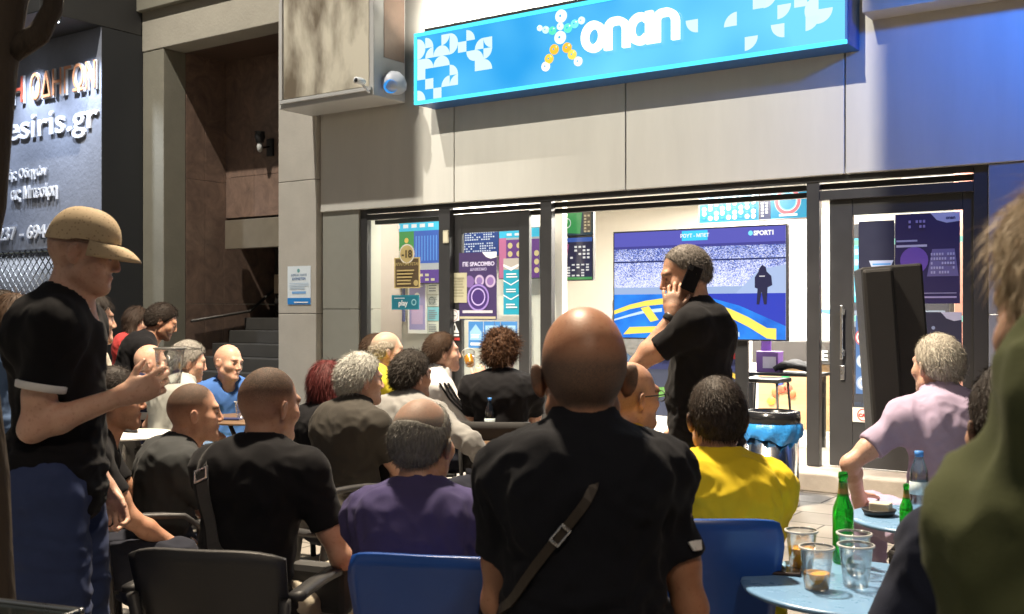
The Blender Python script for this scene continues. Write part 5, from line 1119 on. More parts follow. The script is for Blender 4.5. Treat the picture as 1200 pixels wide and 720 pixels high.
# women and others at the far left
P['w1'] = person('woman with long brown hair in a denim jacket at the far left edge', 16, 347, 4.9, face=60, sit=False, lean=(0, 2, 4, 8), s=.92, sh=.165, belly=.1, hair=long_(BRN, .22), skin=SK2, shirt=shr('long', DEN), legs=dict(mat=JEA), seed=2, arms={1: ((.08, .05, -.48), (.5, -.5, -.3))})
P['w0'] = person('dark haired person behind the woman in denim at the far left edge', 3, 341, 5.8, face=40, sit=False, s=.93, sh=.17, hair=short(DK), shirt=shr('tee', BLK), legs=dict(mat=JEA), seed=3)
P['w3'] = person('woman with long black hair and a cream top behind the man in the cap', 106, 346, 5.0, face=55, sit=False, lean=(0, 2, 4, 8), s=.92, sh=.16, belly=.1, hair=long_(DK, .24), skin=SK2, shirt=shr('tee', CRM), legs=dict(mat=JEA), seed=4)
P['back'] = person('seated dark haired man in black beside the man in the cap, looking right', 132, 431, 4.3, face=72, lean=(8, 14, 20, 20), hair=short(DK), skin=SK3, shirt=shr('tee', BLK), legs=dict(mat=JEA, shoe=mat('red_shoe', (.35, .02, .02), .5)), seed=5, face_hair=.3)
P['w5'] = person('young woman with long straight dark hair behind the standing man at the left wall', 163, 361, 8.6, face=75, sit=False, s=.86, sh=.16, belly=.0, hair=long_((.03, .018, .012), .26), skin=SK2, shirt=shr('tee', C('red_top', (.35, .04, .04))), legs=dict(mat=JEA), seed=6, pitch=10)
P['m6'] = person('dark haired man in black leaning over, chin lowered, before the marble wall', 197, 358, 7.9, face=72, sit=True, lean=(14, 22, 30, 34), pitch=22, hair=short(DK, t=.013), skin=SK3, shirt=shr('tee', BLK), legs=dict(mat=JEA), seed=7, face_hair=.55, arms={1: ((.02, .30, -.28), (.2, -.4, -1))})
P['m7'] = person('bald man in a navy and white striped shirt seated behind the sunglasses man', 176, 404, 7.4, face=70, lean=(6, 10, 16, 16), hair=dict(kind='bald', col=GRE, mask=.3), skin=SK2, shirt=shr('polo', STR), legs=dict(mat=JEA), seed=8, face_hair=.4)
P['m8'] = person('grey haired man in a pale grey t-shirt with sunglasses pushed up on his head', 224, 401, 6.9, face=48, yaw=18, lean=(6, 10, 16, 18), pitch=10, belly=.5, hair=short(GRE, (.42, .40, .37), t=.011), skin=SK2, shirt=shr('polo', LGR, ease=.018), legs=dict(kind='shorts', mat=BLJ), seed=9, arms={-1: ((-.12, .05, -.45), (-.6, -.4, -.2))})
P['m9'] = person('bald man in a blue t-shirt facing the camera, at the table before the stairs', 270, 404, 7.5, face=158, yaw=-38, roll=-8, pitch=4, lean=(4, 8, 12, 14), hair=dict(kind='bald', col=(.10, .08, .07), mask=.25), skin=SK2, shirt=shr('tee', BLU), legs=dict(kind='shorts', mat=C('lime_shorts', (.35, .42, .04))), seed=10, face_hair=.12, res=.0055, arms={1: ((.10, .26, -.34), (.5, -.5, -.6)), -1: ((-.02, .28, -.32), (-.5, -.5, -.6))})
P['m10'] = person('young man with a buzz cut in a dark grey t-shirt, seated in profile', 226, 449, 4.6, face=62, yaw=6, lean=(10, 14, 20, 18), sh=.170, belly=.1, hair=dict(buzz, mask=.95, col=(.028, .019, .013)), skin=SK1, shirt=shr('tee', DGR), legs=dict(kind='shorts', mat=NVY), seed=11, face_hair=.25, res=.0058)
P['m11'] = person('young man in a black t-shirt with a wide bag strap, seen from behind', 318, 430, 3.55, face=22, yaw=16, lean=(10, 14, 18, 14), pitch=6, sh=.198, belly=.1, hair=dict(buzz, t=.002, mask=.95, soft=.04, col=(.030, .020, .013)), skin=SK1, shirt=shr('tee', BLK, ease=.014), legs=dict(kind='shorts', mat=KHA), seed=12, res=.0055,
    arms={1: ((.03, .24, -.40), (.55, -.55, -.4))})
P['w12'] = person('woman with dark red hair in black beside the man with white hair', 384, 427, 6.1, face=40, s=.94, sh=.16, lean=(4, 8, 12, 12), hair=long_(RED, .12, t=.022), skin=SK2, shirt=shr('tee', BLK), legs=dict(mat=JEA), seed=13)
P['m13'] = person('man with thick white hair in a charcoal shirt seated on a dark chair', 422, 416, 5.3, face=42, yaw=18, lean=(4, 10, 16, 16), belly=.5, hair=short((.40, .40, .37), (.58, .58, .54), t=.014, len=.024, mess=.25, up=.25), skin=SK2, shirt=shr('polo', CHR, ease=.02), legs=dict(mat=JEA), seed=14)
P['m14'] = person('balding elderly man in a yellow t-shirt facing the window, behind the white haired man', 453, 389, 7.3, face=66, yaw=8, lean=(4, 10, 16, 22), belly=.5, s=1.02, hair=hs_((.30, .27, .22), cr=.10, mask=.2), skin=SK2, shirt=shr('tee', YEL2), legs=dict(mat=JEA), seed=15)
P['m14b'] = person('brown haired man almost hidden behind the elderly man in yellow', 440, 392, 7.9, face=70, hair=short(BRN), skin=SK1, shirt=shr('tee', BLK), legs=dict(mat=JEA), seed=16)
P['m15'] = person('dark haired man in a grey long sleeved shirt, one arm stretched aside', 482, 413, 5.7, face=34, yaw=14, lean=(3, 8, 14, 14), sh=.2, hair=short(DK, (.08, .07, .06), t=.014, len=.026, mess=.25, up=.2), skin=SK1, shirt=shr('long', GRY, ease=.022, amp=.010, collar=True), legs=dict(mat=JEA), seed=17, face_hair=.35,
    arms={1: ((.36, .10, -.29), (.3, -.5, .3))}, hands={1: dict(n=(0, -.2, -1), curl=(20, 30))})
P['m16'] = person('man in a white track jacket with black sleeve stripes drinking from a plastic cup', 516, 391, 6.9, face=74, lean=(6, 10, 14, 12), yaw=0, pitch=-4, belly=.15, hair=short(BRN, t=.011, lift=.008), skin=SK2, shirt=shr('long', WHT, collar=True, sleeve=1.45), legs=dict(mat=JEA), seed=18,
    arms={1: ((-.02, .235, .035), (.35, .3, -1))}, hands={1: dict(d=(-.1, .35, .9), n=(-.8, .3, 0), curl=(50, 45), t=1)})
P['m17'] = person('man with curly brown hair in a black t-shirt seen from behind, facing the glass door', 588, 391, 6.6, face=6, yaw=14, lean=(2, 6, 12, 14), sh=.205, hair=dict(kind='curly', col=(.045, .022, .012), grey=(.12, .055, .025), t=.030, len=.025, up=.8, mess=.9, bend=.5, n=4000), skin=SK2, shirt=shr('tee', BLK, ease=.018), legs=dict(mat=JEA), seed=19)
P['m18'] = person('older man with a thinning grey crown in a purple t-shirt', 494, 467, 3.15, face=8, yaw=14, lean=(6, 12, 18, 14), sh=.165, headscale=1.04, belly=.5, hair=hs_((.15, .145, .13), cy=-.030, cr=.062, t=.006, mask=.45, n=3600, len=.012), skin=SK1, shirt=shr('tee', PUR, amp=.010), legs=dict(mat=JEA), seed=20, res=.0055, face_hair=.5)
P['m19'] = person('broad bald man in a black polo with a brown strap across his back', 684, 359, 2.32, face=2, yaw=-4, lean=(5, 9, 14, 12), sh=.168, headscale=1.16, belly=.5, wide=1.0, hair=dict(kind='bald', col=(.075, .065, .058), mask=.75), skin=(.40, .215, .13), shirt=shr('polo', C('black_pique', (.008, .009, .013)), ease=.016, amp=.011), legs=dict(mat=JEA), seed=21, res=.0050,
    arms={1: ((.03, .16, -.46), (.35, -.7, -.2)), -1: ((.04, .26, -.38), (-.3, -.7, -.4))})
P['m20'] = person('man with glasses in a golden yellow shirt, half hidden behind the broad bald man', 738, 424, 3.9, face=48, yaw=14, lean=(4, 9, 14, 12), hair=dict(kind='bald', col=DK, mask=.45), skin=SK1, shirt=shr('tee', C('golden_jersey', (.62, .36, .03))), legs=dict(mat=JEA), seed=22, face_hair=.3)
P['m21'] = person('man in black standing with a phone at his ear before the television', 797, 288, 4.6, face=-78, sit=False, lean=(0, 2, 8, 12), pitch=14, yaw=-14, sh=.182, belly=.25, hair=short((.075, .062, .052), (.22, .20, .18), t=.003, len=.010, lift=.010), skin=SK1, shirt=shr('tee', BLK, hem=-.08), legs=dict(mat=C('black_trousers', (.012, .012, .013))), seed=23, res=.0052, face_hair=.45,
    arms={-1: ((.040, .085, .042), (-.35, -.12, -1)), 1: ((.04, .10, -.48), (.4, -.5, -.5))}, hands={-1: dict(d=(.18, .10, 1), n=(.9, -.1, -.1), curl=(22, 38), t=-1, spread=.16, thumb=.2)})
P['m22'] = person('dark haired man in a bright yellow t-shirt seen from behind', 840, 443, 3.35, face=4, yaw=-8, lean=(4, 10, 16, 12), sh=.176, belly=.4, hair=short((.020, .014, .011), (.06, .045, .035), t=.008, n=5000, len=.016, mask=.9), skin=SK1, shirt=shr('tee', YEL, ease=.018, amp=.012), legs=dict(mat=JEA), seed=24, res=.0055, face_hair=.3)
P['m23'] = person('man with cropped light grey hair in a lilac polo shirt, seated by the loudspeaker', 1099, 393, 4.4, face=-12, yaw=-6, lean=(8, 12, 16, 14), sh=.20, belly=.4, hair=short((.34, .31, .26), (.55, .52, .45), t=.009), skin=SK2, shirt=shr('polo', LIL, ease=.018, amp=.008), legs=dict(mat=LIL), seed=25,
    arms={-1: ((-.10, .17, -.33), (-1, -.3, -.2))})
P['m24'] = person('dark haired man in a navy t-shirt at the blue table beside the hooded top', 1192, 426, 2.05, face=2, lean=(8, 14, 20, 16), sh=.18, belly=.4, hair=short(DK), skin=SK1, shirt=shr('tee', C('navy_tee', (.016, .020, .038)), ease=.016), legs=dict(mat=JEA), seed=26, res=.0058,
    arms={-1: ((-.07, .14, -.46), (-.6, -.5, -.2))})
P['m25'] = person('person with fair hair in an olive hooded top, close by', 1288, 236, 1.08, face=-24, sit=False, lean=(2, 6, 12, 16), s=.93, sh=.172, belly=.3, hair=dict(long_((.40, .30, .18), .10, grey=(.68, .54, .36), t=.030, len=.032, n=8000, mess=.14, up=.02, bend=.25), w=.0008), skin=SK1, shirt=shr('long', OLV, ease=.03, amp=.010, hood=True, name='hooded_top', hem=-.2), legs=dict(mat=JEA), seed=27, res=.0060)
P['in1'] = person('person in a grey t-shirt inside the shop behind the television', 742, 318, 11.3, face=-150, sit=False, hair=short(DK), shirt=shr('tee', GRY), legs=dict(mat=BLJ), seed=28, group='people inside the betting shop')
P['in2'] = person('dark haired man in a patterned blue top seen through the glass strip of the door', 965, 343, 12.0, face=-160, sit=False, s=.9, hair=short(DK, lift=.004), skin=SK1, shirt=shr('tee', BLJ), legs=dict(mat=JEA), seed=29, face_hair=.7, group='people inside the betting shop')

# ------------------------------------------------------------------ things people wear or hold
def strap(info, pts, width, m_, name='strap', parent=None):           # a band following points in the figure's own space, lying on the clothes
    dg = bpy.context.evaluated_depsgraph_get(); sh_ = [c for c in info['o'].children if 'shirt' in c.name or 'top' in c.name][0]
    from mathutils.bvhtree import BVHTree
    me = sh_.data; bv = BVHTree.FromPolygons([v.co for v in me.vertices], [tuple(p.vertices) for p in me.polygons])
    ps = []; ns = []
    P_ = [Vector([float(q) for q in p]) for p in pts]; n = 28
    for i in range(n + 1):
        t = i / n * (len(P_) - 1); k = min(int(t), len(P_) - 2); f = t - k
        q = P_[k].lerp(P_[k + 1], f); loc, nr, _, _ = bv.find_nearest(q); ps.append(loc); ns.append(nr)
    for _ in range(3): ps = [ps[0]] + [(ps[i - 1] + ps[i] * 2 + ps[i + 1]) / 4 for i in range(1, n)] + [ps[-1]]; ns = [ns[0]] + [(ns[i - 1] + ns[i] + ns[i + 1]).normalized() for i in range(1, n)] + [ns[-1]]
    vs = []
    for i in range(n + 1):
        tg = (ps[min(i + 1, n)] - ps[max(i - 1, 0)]).normalized(); w = tg.cross(ns[i]).normalized()
        for a, h in ((-1, .002), (1, .002), (1, .008), (-1, .008)): vs.append(ps[i] + w * a * width / 2 + ns[i] * (h + .002))
    fs = [(i * 4 + k, i * 4 + (k + 1) % 4, i * 4 + 4 + (k + 1) % 4, i * 4 + 4 + k) for i in range(n) for k in range(4)] + [(3, 2, 1, 0), tuple(n * 4 + k for k in range(4))]
    mb = MB(); mb.add(vs, fs); return mb, ps, ns
def bag(info, name, label, cat, pts, width, m_, buckle=None, pouch=None):
    mb, ps, ns = strap(info, pts, width, m_); e = empty(name, info['o'].location, info['rz'], label, cat)
    mb.build('strap', m_, e)
    if buckle is not None:
        i = int(buckle * 28); tg = (ps[i + 1] - ps[i - 1]).normalized(); z = ns[i]; M_ = Matrix((tg, z.cross(tg), z)).transposed().to_4x4(); M_.translation = ps[i] + z * .011
        b_ = MB().box((-.022, -width * .62, -.003), (.022, -width * .42, .005), 0, .002, M_).box((-.022, width * .42, -.003), (.022, width * .62, .005), 0, .002, M_).box((-.022, -width * .42, -.003), (-.015, width * .42, .005), 0, .002, M_).box((.015, -width * .42, -.003), (.022, width * .42, .005), 0, .002, M_)
        b_.build('buckle', STEEL, e)
    if pouch is not None:
        c = Vector([float(q) for q in pouch]); MB().box(tuple(c - Vector((.11, .035, .08))), tuple(c + Vector((.11, .035, .08))), 0, .025).build('pouch', m_, e)
    return e
i = P['m19']; S_, N_, C_, W_ = i['S'], i['N'], i['C'], i['Wp']
bag(i, 'crossbody_bag', 'brown leather crossbody strap with a metal buckle on the back of the broad bald man', 'bag', [S_[1] + A(-.10, .02, .09), S_[1] + A(-.115, -.10, .02), C_ + A(-.05, -.16, .0), W_ + A(-.17, -.12, .05), W_ + A(-.22, .0, -.01)], .019, mat('brown_leather', (.035, .026, .018), .45, var=.2), .52, W_ + A(-.21, .10, -.12))
i = P['m11']; S_, N_, C_, W_ = i['S'], i['N'], i['C'], i['Wp']
bag(i, 'sling_bag', 'wide charcoal bag strap with a steel slider worn by the young man in black', 'bag', [S_[-1] + A(.10, .04, .08), S_[-1] + A(.085, -.06, .05), C_ + A(-.085, -.14, .04), W_ + A(-.03, -.14, .05), W_ + A(.15, -.06, -.05)], .045, mat('charcoal_webbing', (.05, .05, .05), .8), .42, W_ + A(.2, .14, -.10))
i = P['m21']; S_, N_, C_, W_ = i['S'], i['N'], i['C'], i['Wp']
bag(i, 'shoulder_bag', 'thin dark strap of a bag over the shoulder of the man on the phone', 'bag', [S_[-1] + A(.10, .10, .0), S_[-1] + A(.08, .0, .07), C_ + A(-.05, -.15, .06), W_ + A(.12, -.12, .06)], .03, mat('charcoal_webbing', (.05, .05, .05), .8))
# cap
i = P['cap']; HM_ = Matrix([[float(q) for q in r_] for r_ in i['HM']]).to_4x4(); HM_.translation = Vector([float(q) for q in i['Hc']])
def hd(mb):
    mb.v = [tuple(HM_ @ Vector(q)) for q in mb.v]; return mb
cp = MB(); n = 26; prof = []
for k in range(11):
    a = R(90 * k / 10); prof.append((math.cos(a) ** .8, math.sin(a)))
vs = []
for (r_, z) in prof:
    for q in range(n):
        a = 2 * math.pi * q / n; vs.append((max(.002, r_) * .083 * math.cos(a), -.012 + max(.002, r_) * .104 * math.sin(a), .034 + z * .096 + (.012 * (1 - z) * -math.sin(a) * -.6 - .008 * (1 - z) * (math.sin(a) < 0))))
fs = [(j * n + q, j * n + (q + 1) % n, (j + 1) * n + (q + 1) % n, (j + 1) * n + q) for j in range(10) for q in range(n)]
cp.add(vs, fs, 0, True)
CAPM = mat('patterned_tan_canvas', (.36, .26, .15), .8, var=.0); t = CAPM.node_tree; b = t.nodes['Principled BSDF']; tc = t.nodes.new('ShaderNodeTexCoord'); ck = t.nodes.new('ShaderNodeTexVoronoi'); ck.inputs['Scale'].default_value = 95; t.links.new(tc.outputs['Object'], ck.inputs['Vector'])
cr = t.nodes.new('ShaderNodeValToRGB'); cr.color_ramp.elements[0].position = .12; cr.color_ramp.elements[0].color = (.30, .215, .125, 1); cr.color_ramp.elements[1].position = .30; cr.color_ramp.elements[1].color = (.52, .40, .25, 1); t.links.new(ck.outputs['Distance'], cr.inputs[0]); t.links.new(cr.outputs[0], b.inputs['Base Color'])
capo = hd(cp).build('cap', CAPM, i['o'])
def brimf(u, v):
    a = R(20 + 140 * u); rr_ = .95 + v * .66 * math.sin(R(180 * u)) ** .6
    return (.086 * math.cos(a) * (1 + .12 * v), -.010 + .106 * math.sin(a) * rr_,   .036 - .034 * v * v - .012 * (math.cos(a) ** 2) * v)
br_ = MB().sheet(brimf, 18, 6, .003); hd(br_).build('brim', CAPM, capo)
# phone at the ear
def held_cup(loc, h=.11, r0=.030, r1=.042, beer=0.0, label='clear plastic cup', group=None, tilt=None, foam=False, mk=None):
    e = empty('plastic_cup', loc, 0, label, 'cup', group)
    if tilt: e.rotation_euler = tilt
    CUP = glass('clear_plastic', (.95, .96, .96), .11, .12)
    mb = MB().lathe([(.001, .002), (r0, .002), (r0 + (r1 - r0) * .5, h * .5), (r1 - .001, h - .006), (r1 + .003, h - .004), (r1 + .003, h), (r1 - .0015, h), (r0 + (r1 - r0) * .5 - .0015, h * .5), (r0 - .0015, .004), (.001, .004)], seg=26); mb.build('cup_wall', CUP, e)
    MB().lathe([(r1 - .001, h - .005), (r1 + .0035, h - .0045), (r1 + .0035, h + .0005), (r1 - .001, h + .0008)], seg=26).build('rim', mat('rim_plastic', (.60, .61, .60), .3, var=.02), e)
    if beer > 0:
        hb = h * beer; rb_ = r0 + (r1 - r0) * beer - .003
        bm_ = mat('amber_beer', (.78, .37, .02), .2, var=.0); bm_.node_tree.nodes['Principled BSDF'].inputs['Transmission Weight'].default_value = .0
        bo = MB().lathe([(.001, .0045), (r0 - .002, .0045), (rb_, hb), (.001, hb)], seg=40).build('beer', bm_, e)
        bo.data.polygons.foreach_set('use_smooth', [False] * len(bo.data.polygons))
        if foam: MB().lathe([(.001, hb + .001), (rb_, hb + .001), (rb_ + .001, hb + .010), (.001, hb + .011)], seg=24).build('foam', mat('foam', (.75, .70, .58), .8), e)
    return e
PHM = mat('dark_phone_glass', (.012, .010, .010), .15)
i = P['m21']; wr = i['W'][-1]; ear = i['HT'](-.094, -.004, -.02)
ph = empty('mobile_phone', i['w'](ear), 0, 'dark mobile phone held to the ear of the standing man', 'phone')
Mw = Matrix.Rotation(i['rz'], 4, 'Z') @ Matrix([[float(q) for q in r_] for r_ in i['HM']]).to_4x4() @ Matrix.Rotation(R(36), 4, 'X') @ Matrix.Rotation(R(8), 4, 'Z')
ph.rotation_euler = Mw.to_euler()
MB().box((-.0045, -.033, -.055), (.0045, .033, .056), 0, .004).build('phone_body', PHM, ph); MB().box((-.0065, .010, .030), (-.0046, .028, .050), 0, .001).build('camera_plate', BLACKP, ph)
# cups in hands
i = P['cap']; held_cup(i['w'](i['W'][1] + A(-.040, .115, .025)), .105, label='clear plastic cup in the hand of the standing man in the cap')
i = P['m16']; held_cup(i['w'](i['HT'](.012, .165, -.088)), .11, beer=.6, label='plastic cup of beer at the lips of the man in white', tilt=(R(-30), R(-38), 0))
# glasses
def specs(key, name, dark, up, label=None):
    i = P[key]; e = MB(); H = lambda *v: tuple(float(q) for q in i['HT'](*v)); dz = .085 if up else .0; dy = -.05 if up else 0
    for q in (-1, 1):
        pts = [H(q * .032 + .024 * math.cos(2 * math.pi * k / 12), .104 + dy, dz + .019 * math.sin(2 * math.pi * k / 12)) for k in range(13)]
        e.tube(pts, .0022, 6); e.tube([H(q * .056, .102 + dy, dz + .006), H(q * .080, .05 + dy, dz + .006), H(q * .084, -.01 + dy, dz + .004)], .0026, 6)
    e.tube([H(-.008, .108 + dy, dz + .004), H(.008, .108 + dy, dz + .004)], .0022, 6)
    o = e.build(name, BLACKP, i['o'])
    if dark:
        l = MB()
        for q in (-1, 1): l.add([H(q * .032 + .023 * math.cos(2 * math.pi * k / 14), .1035 + dy, dz + .018 * math.sin(2 * math.pi * k / 14)) for k in range(14)], [tuple(range(14))])
        l.build('lens', PHM, o)
specs('m8', 'sunglasses', True, True); specs('m20', 'glasses', False, False)
# watches and stripes
def band_on(key, sd, f, r, w, m_, name, part='E'):
    i = P[key]; a, b_ = (i['E'][sd], i['W'][sd]) if part == 'E' else (i['S'][sd], i['E'][sd]); c0 = a + (b_ - a) * f; d = unit(b_ - a) * w / 2
    mb = MB().tube([tuple(c0 - d), tuple(c0 - d * .6), tuple(c0 + d * .6), tuple(c0 + d)], [r * .97, r, r, r * .97], 20); return mb.build(name, m_, i['o'])
band_on('m21', -1, .93, .0335, .028, BLACKP, 'watch'); band_on('m16', 1, .92, .033, .028, BLACKP, 'watch')
i = P['m16']
for k in (-1, 0, 1):
    mb, _, _ = strap(i, [i['S'][1] + A(.02 * 1 + .05, k * .026, .035), i['S'][1] * .7 + i['E'][1] * .3 + A(.07, k * .026, 0), i['S'][1] * .2 + i['E'][1] * .8 + A(.07, k * .026, 0)], .012, None); mb.build('sleeve_stripe', BLK, i['o'])
# white tag at the cuff of the black polo
i = P['m19']; e_ = i['S'][1] + (i['E'][1] - i['S'][1]) * .57
mb, _, _ = strap(i, [e_ + A(.035, -.09, .03), e_ + A(.06, -.06, .03)], .02, None); mb.build('cuff_tag', WHITE, i['o'])

# ================================================================== furniture
def chair_dark(label, m_):
    e = empty('armchair', (0, 0, 0), 0, label, 'chair', 'dark plastic armchairs')
    MB().sheet(lambda u, v: ((u - .5) * .46, -.22 + v * .44, .45 - .018 * math.sin(math.pi * u) - (.02 * v if v > .8 else 0)), 10, 8, .022).build('seat', m_, e)
    MB().sheet(lambda u, v: ((u - .5) * (.45 + .03 * v), -.235 - .085 * v + .055 * (2 * u - 1) ** 2, .47 + v * (.345 - .03 * (2 * u - 1) ** 4)), 14, 8, .016).build('backrest', m_, e)
    for s_ in (-1, 1):
        MB().sheet(lambda u, v: (s_ * (.235 + .045 * v), -.24 + u * .44, .665 - .02 * u + .012 * math.sin(u * 3) - .10 * max(0, u - .85) * 4), 12, 2, .022).build('armrest', m_, e)
        MB().tube([(s_ * .252, .19, .63), (s_ * .245, .205, .44), (s_ * .25, .235, 0)], [.017, .02, .016], 8).build('leg', m_, e)
        MB().tube([(s_ * .235, -.26, .66), (s_ * .215, -.215, .44), (s_ * .23, -.30, 0)], [.018, .021, .016], 8).build('leg', m_, e)
    return e
def chair_blue(label, m_):
    e = empty('blue_chair', (0, 0, 0), 0, label, 'chair', 'blue plastic chairs')
    MB().sheet(lambda u, v: ((u - .5) * (.40 + .05 * v), -.20 + v * .42, .45 - .02 * math.sin(math.pi * u) + .02 * max(0, .2 - v) * 5), 10, 8, .016).build('seat', m_, e)
    MB().sheet(lambda u, v: ((u - .5) * (.38 + .07 * v - .05 * max(0, v - .88) * 8 * abs(2 * u - 1) ** 6), -.215 - .10 * v + .028 * (2 * u - 1) ** 2, .47 + .42 * v - .012 * (2 * u - 1) ** 4), 16, 12, .012).build('backrest', m_, e)
    for s_ in (-1, 1):
        MB().tube([(s_ * .17, .16, .44), (s_ * .21, .20, 0)], .013, 8).build('leg', STEEL, e); MB().tube([(s_ * .17, -.17, .44), (s_ * .21, -.23, 0)], .013, 8).build('leg', STEEL, e)
    return e
def stool(label, m_):
    e = empty('stool', (0, 0, 0), 0, label, 'stool')
    MB().lathe([(.001, .415), (.17, .415), (.185, .43), (.18, .448), (.001, .45)], seg=28).build('seat', m_, e)
    for k in range(4):
        a = R(45 + 90 * k); MB().tube([(math.cos(a) * .13, math.sin(a) * .13, .42), (math.cos(a) * .19, math.sin(a) * .19, 0)], .013, 8).build('leg', m_, e)
    return e
def chair_slim(label, m_):
    e = empty('side_chair', (0, 0, 0), 0, label, 'chair', 'slim black side chairs')
    MB().box((-.21, -.21, .43), (.21, .21, .46), 0, .012).build('seat', m_, e)
    MB().sheet(lambda u, v: ((u - .5) * .42, -.225 - .06 * v + .02 * (2 * u - 1) ** 2, .56 + .29 * v), 8, 6, .018).build('backrest', m_, e)
    for s_ in (-1, 1):
        MB().tube([(s_ * .205, -.285, .82), (s_ * .20, -.20, .44), (s_ * .21, -.25, 0)], .012, 8).build('leg', m_, e); MB().tube([(s_ * .20, .19, .44), (s_ * .205, .21, 0)], .012, 8).build('leg', m_, e)
    return e
CH1 = mat('anthracite_resin', (.030, .030, .032), .5, var=.1, bump=.1, bs=150); CH2 = mat('blue_plastic', (.014, .075, .34), .32, var=.06); CH3 = mat('black_seat_fabric', (.016, .016, .017), .75, var=.15)
proto = {}
def seat_for(key, kind, label, turn=0, back=0.0, dx=0.0, lift=1.0):
    i = P[key]
    fnm = {'dark': (chair_dark, CH1), 'blue': (chair_blue, CH2), 'slim': (chair_slim, CH3), 'stool': (stool, CH3)}[kind]
    if kind not in proto: o = fnm[0](label, fnm[1]); proto[kind] = o
    else: o = copy_tree(proto[kind]); o['label'] = label
    p = i['w'](A(dx, -.03 - back, 0)); o.location = (p.x, p.y, 0); o.rotation_euler = (0, 0, i['rz'] + R(turn)); o.scale = (1, 1, lift * max(.95, (i['pelz'] - .105) / .45))
seat_for('m11', 'dark', 'dark armchair under the young man with the bag strap', 12, dx=.05)
seat_for('m13', 'dark', 'dark armchair under the man with the thick white hair')
seat_for('w12', 'dark', 'dark armchair under the woman with the dark red hair')
seat_for('m10', 'dark', 'dark armchair under the young man with the buzz cut in grey')
seat_for('back', 'dark', 'dark armchair under the man in black beside the man in the cap')
seat_for('m8', 'dark', 'dark armchair under the grey haired man with sunglasses')
seat_for('m7', 'dark', 'dark armchair under the bald man in stripes'); seat_for('m9', 'dark', 'dark armchair under the bald man in blue'); seat_for('m6', 'dark', 'tall dark armchair under the man leaning over by the marble wall')
seat_for('m14', 'dark', 'dark armchair under the elderly man in yellow'); seat_for('m14b', 'dark', 'dark armchair under the brown haired man beside the elderly man')
seat_for('m18', 'blue', 'blue plastic chair under the older man in purple', -3, dx=.14); seat_for('m22', 'blue', 'blue plastic chair under the man in the bright yellow t-shirt', 3, dx=-.10, lift=1.05); seat_for('m20', 'blue', 'blue plastic chair under the man with glasses in golden yellow')
seat_for('m19', 'stool', 'black backless stool under the broad bald man'); seat_for('m15', 'slim', 'slim black chair under the man in the grey long sleeved shirt'); seat_for('m16', 'slim', 'slim black chair under the man drinking beer'); seat_for('m17', 'slim', 'slim black chair under the man with curly hair')
seat_for('m23', 'slim', 'slim black chair under the man in the lilac polo shirt'); seat_for('m24', 'slim', 'slim black chair under the man in the navy t-shirt')

def round_table(loc, r, h, label, top, group=None, leg=None):
    e = empty('bistro_table', loc, 0, label, 'table', group)
    MB().lathe([(.001, h - .016), (r - .02, h - .016), (r - .004, h - .014), (r, h - .008), (r - .002, h - .002), (r - .012, h), (.001, h)], seg=48).build('table_top', top, e)
    for k in range(3):
        a = 2 * math.pi * k / 3 + .5; MB().tube([(math.cos(a) * r * .55, math.sin(a) * r * .55, h - .017), (math.cos(a + .9) * .05, math.sin(a + .9) * .05, h * .5), (math.cos(a + 1.2) * r * .6, math.sin(a + 1.2) * r * .6, 0)], .013, 8).build('leg', leg or top, e)
    return e
def gp(px, dep): p = D(px, HOR, dep); return Vector((p.x, p.y, 0))
TB = mat('pale_blue_enamel', (.17, .32, .52), .28, var=.10, vs=6)
T1 = gp(1003, 2.84); HT1 = .725; round_table(T1, .30, HT1, 'round pale blue bistro table with cups and a green bottle', TB, 'pale blue bistro tables')
T2 = gp(1092, 3.75); round_table(T2, .28, .725, 'second pale blue bistro table behind the first, holding an ashtray', TB, 'pale blue bistro tables')
WT_ = mat('brown_table_laminate', (.16, .10, .06), .4, var=.2, vs=5)
T3 = gp(298, 6.75); round_table(T3, .36, .78, 'brown round table before the bald man in blue', WT_, 'brown tables', BLACKP)
T4 = gp(598, 6.05); round_table(T4, .32, .70, 'small table behind the broad bald man holding a water bottle', WT_, 'brown tables', BLACKP)
T5 = gp(572, 7.35); round_table(T5, .30, .80, 'small table between the man drinking and the curly haired man', WT_, 'brown tables', BLACKP)
wt = gp(150, 6.4); round_table(wt, .28, .72, 'white round table left of the man with sunglasses', WHITE)
# on the near table
def on(px, py, z):               # spot on a table top of height z seen at a pixel
    dep = (CAMP.z - z) * FPX / (py - HOR); return D(px, py, dep)
GB = glass('green_glass', (.05, .42, .08), .16, .02)
GBm = bpy.data.materials.new('bottle_green'); GBm.use_nodes = True; b = GBm.node_tree.nodes['Principled BSDF']; b.inputs['Base Color'].default_value = (.10, .78, .14, 1); b.inputs['Transmission Weight'].default_value = .85; b.inputs['Roughness'].default_value = .05; b.inputs['IOR'].default_value = 1.45
def bottle(loc, label, h=.27, m_=GBm):
    e = empty('beer_bottle', loc, 0, label, 'bottle', 'green beer bottles')
    k = h / .27
    MB().lathe([(.001, .001), (.028 * k, .001), (.0305 * k, .006 * k), (.0305 * k, .150 * k), (.029 * k, .165 * k), (.019 * k, .192 * k), (.0145 * k, .212 * k), (.0125 * k, .250 * k), (.0145 * k, .252 * k), (.0145 * k, .262 * k), (.0125 * k, .270 * k), (.0105 * k, .270 * k), (.0105 * k, .215 * k), (.016 * k, .19 * k), (.027 * k, .15 * k), (.027 * k, .01 * k), (.001, .008 * k)], seg=28).build('bottle_glass', m_, e)
    MB().lathe([(.0165 * k, .200 * k), (.0140 * k, .222 * k), (.0130 * k, .240 * k)], seg=24).build('neck_label', mat('gold_foil', (.45, .30, .10), .4, .5), e)
    return e
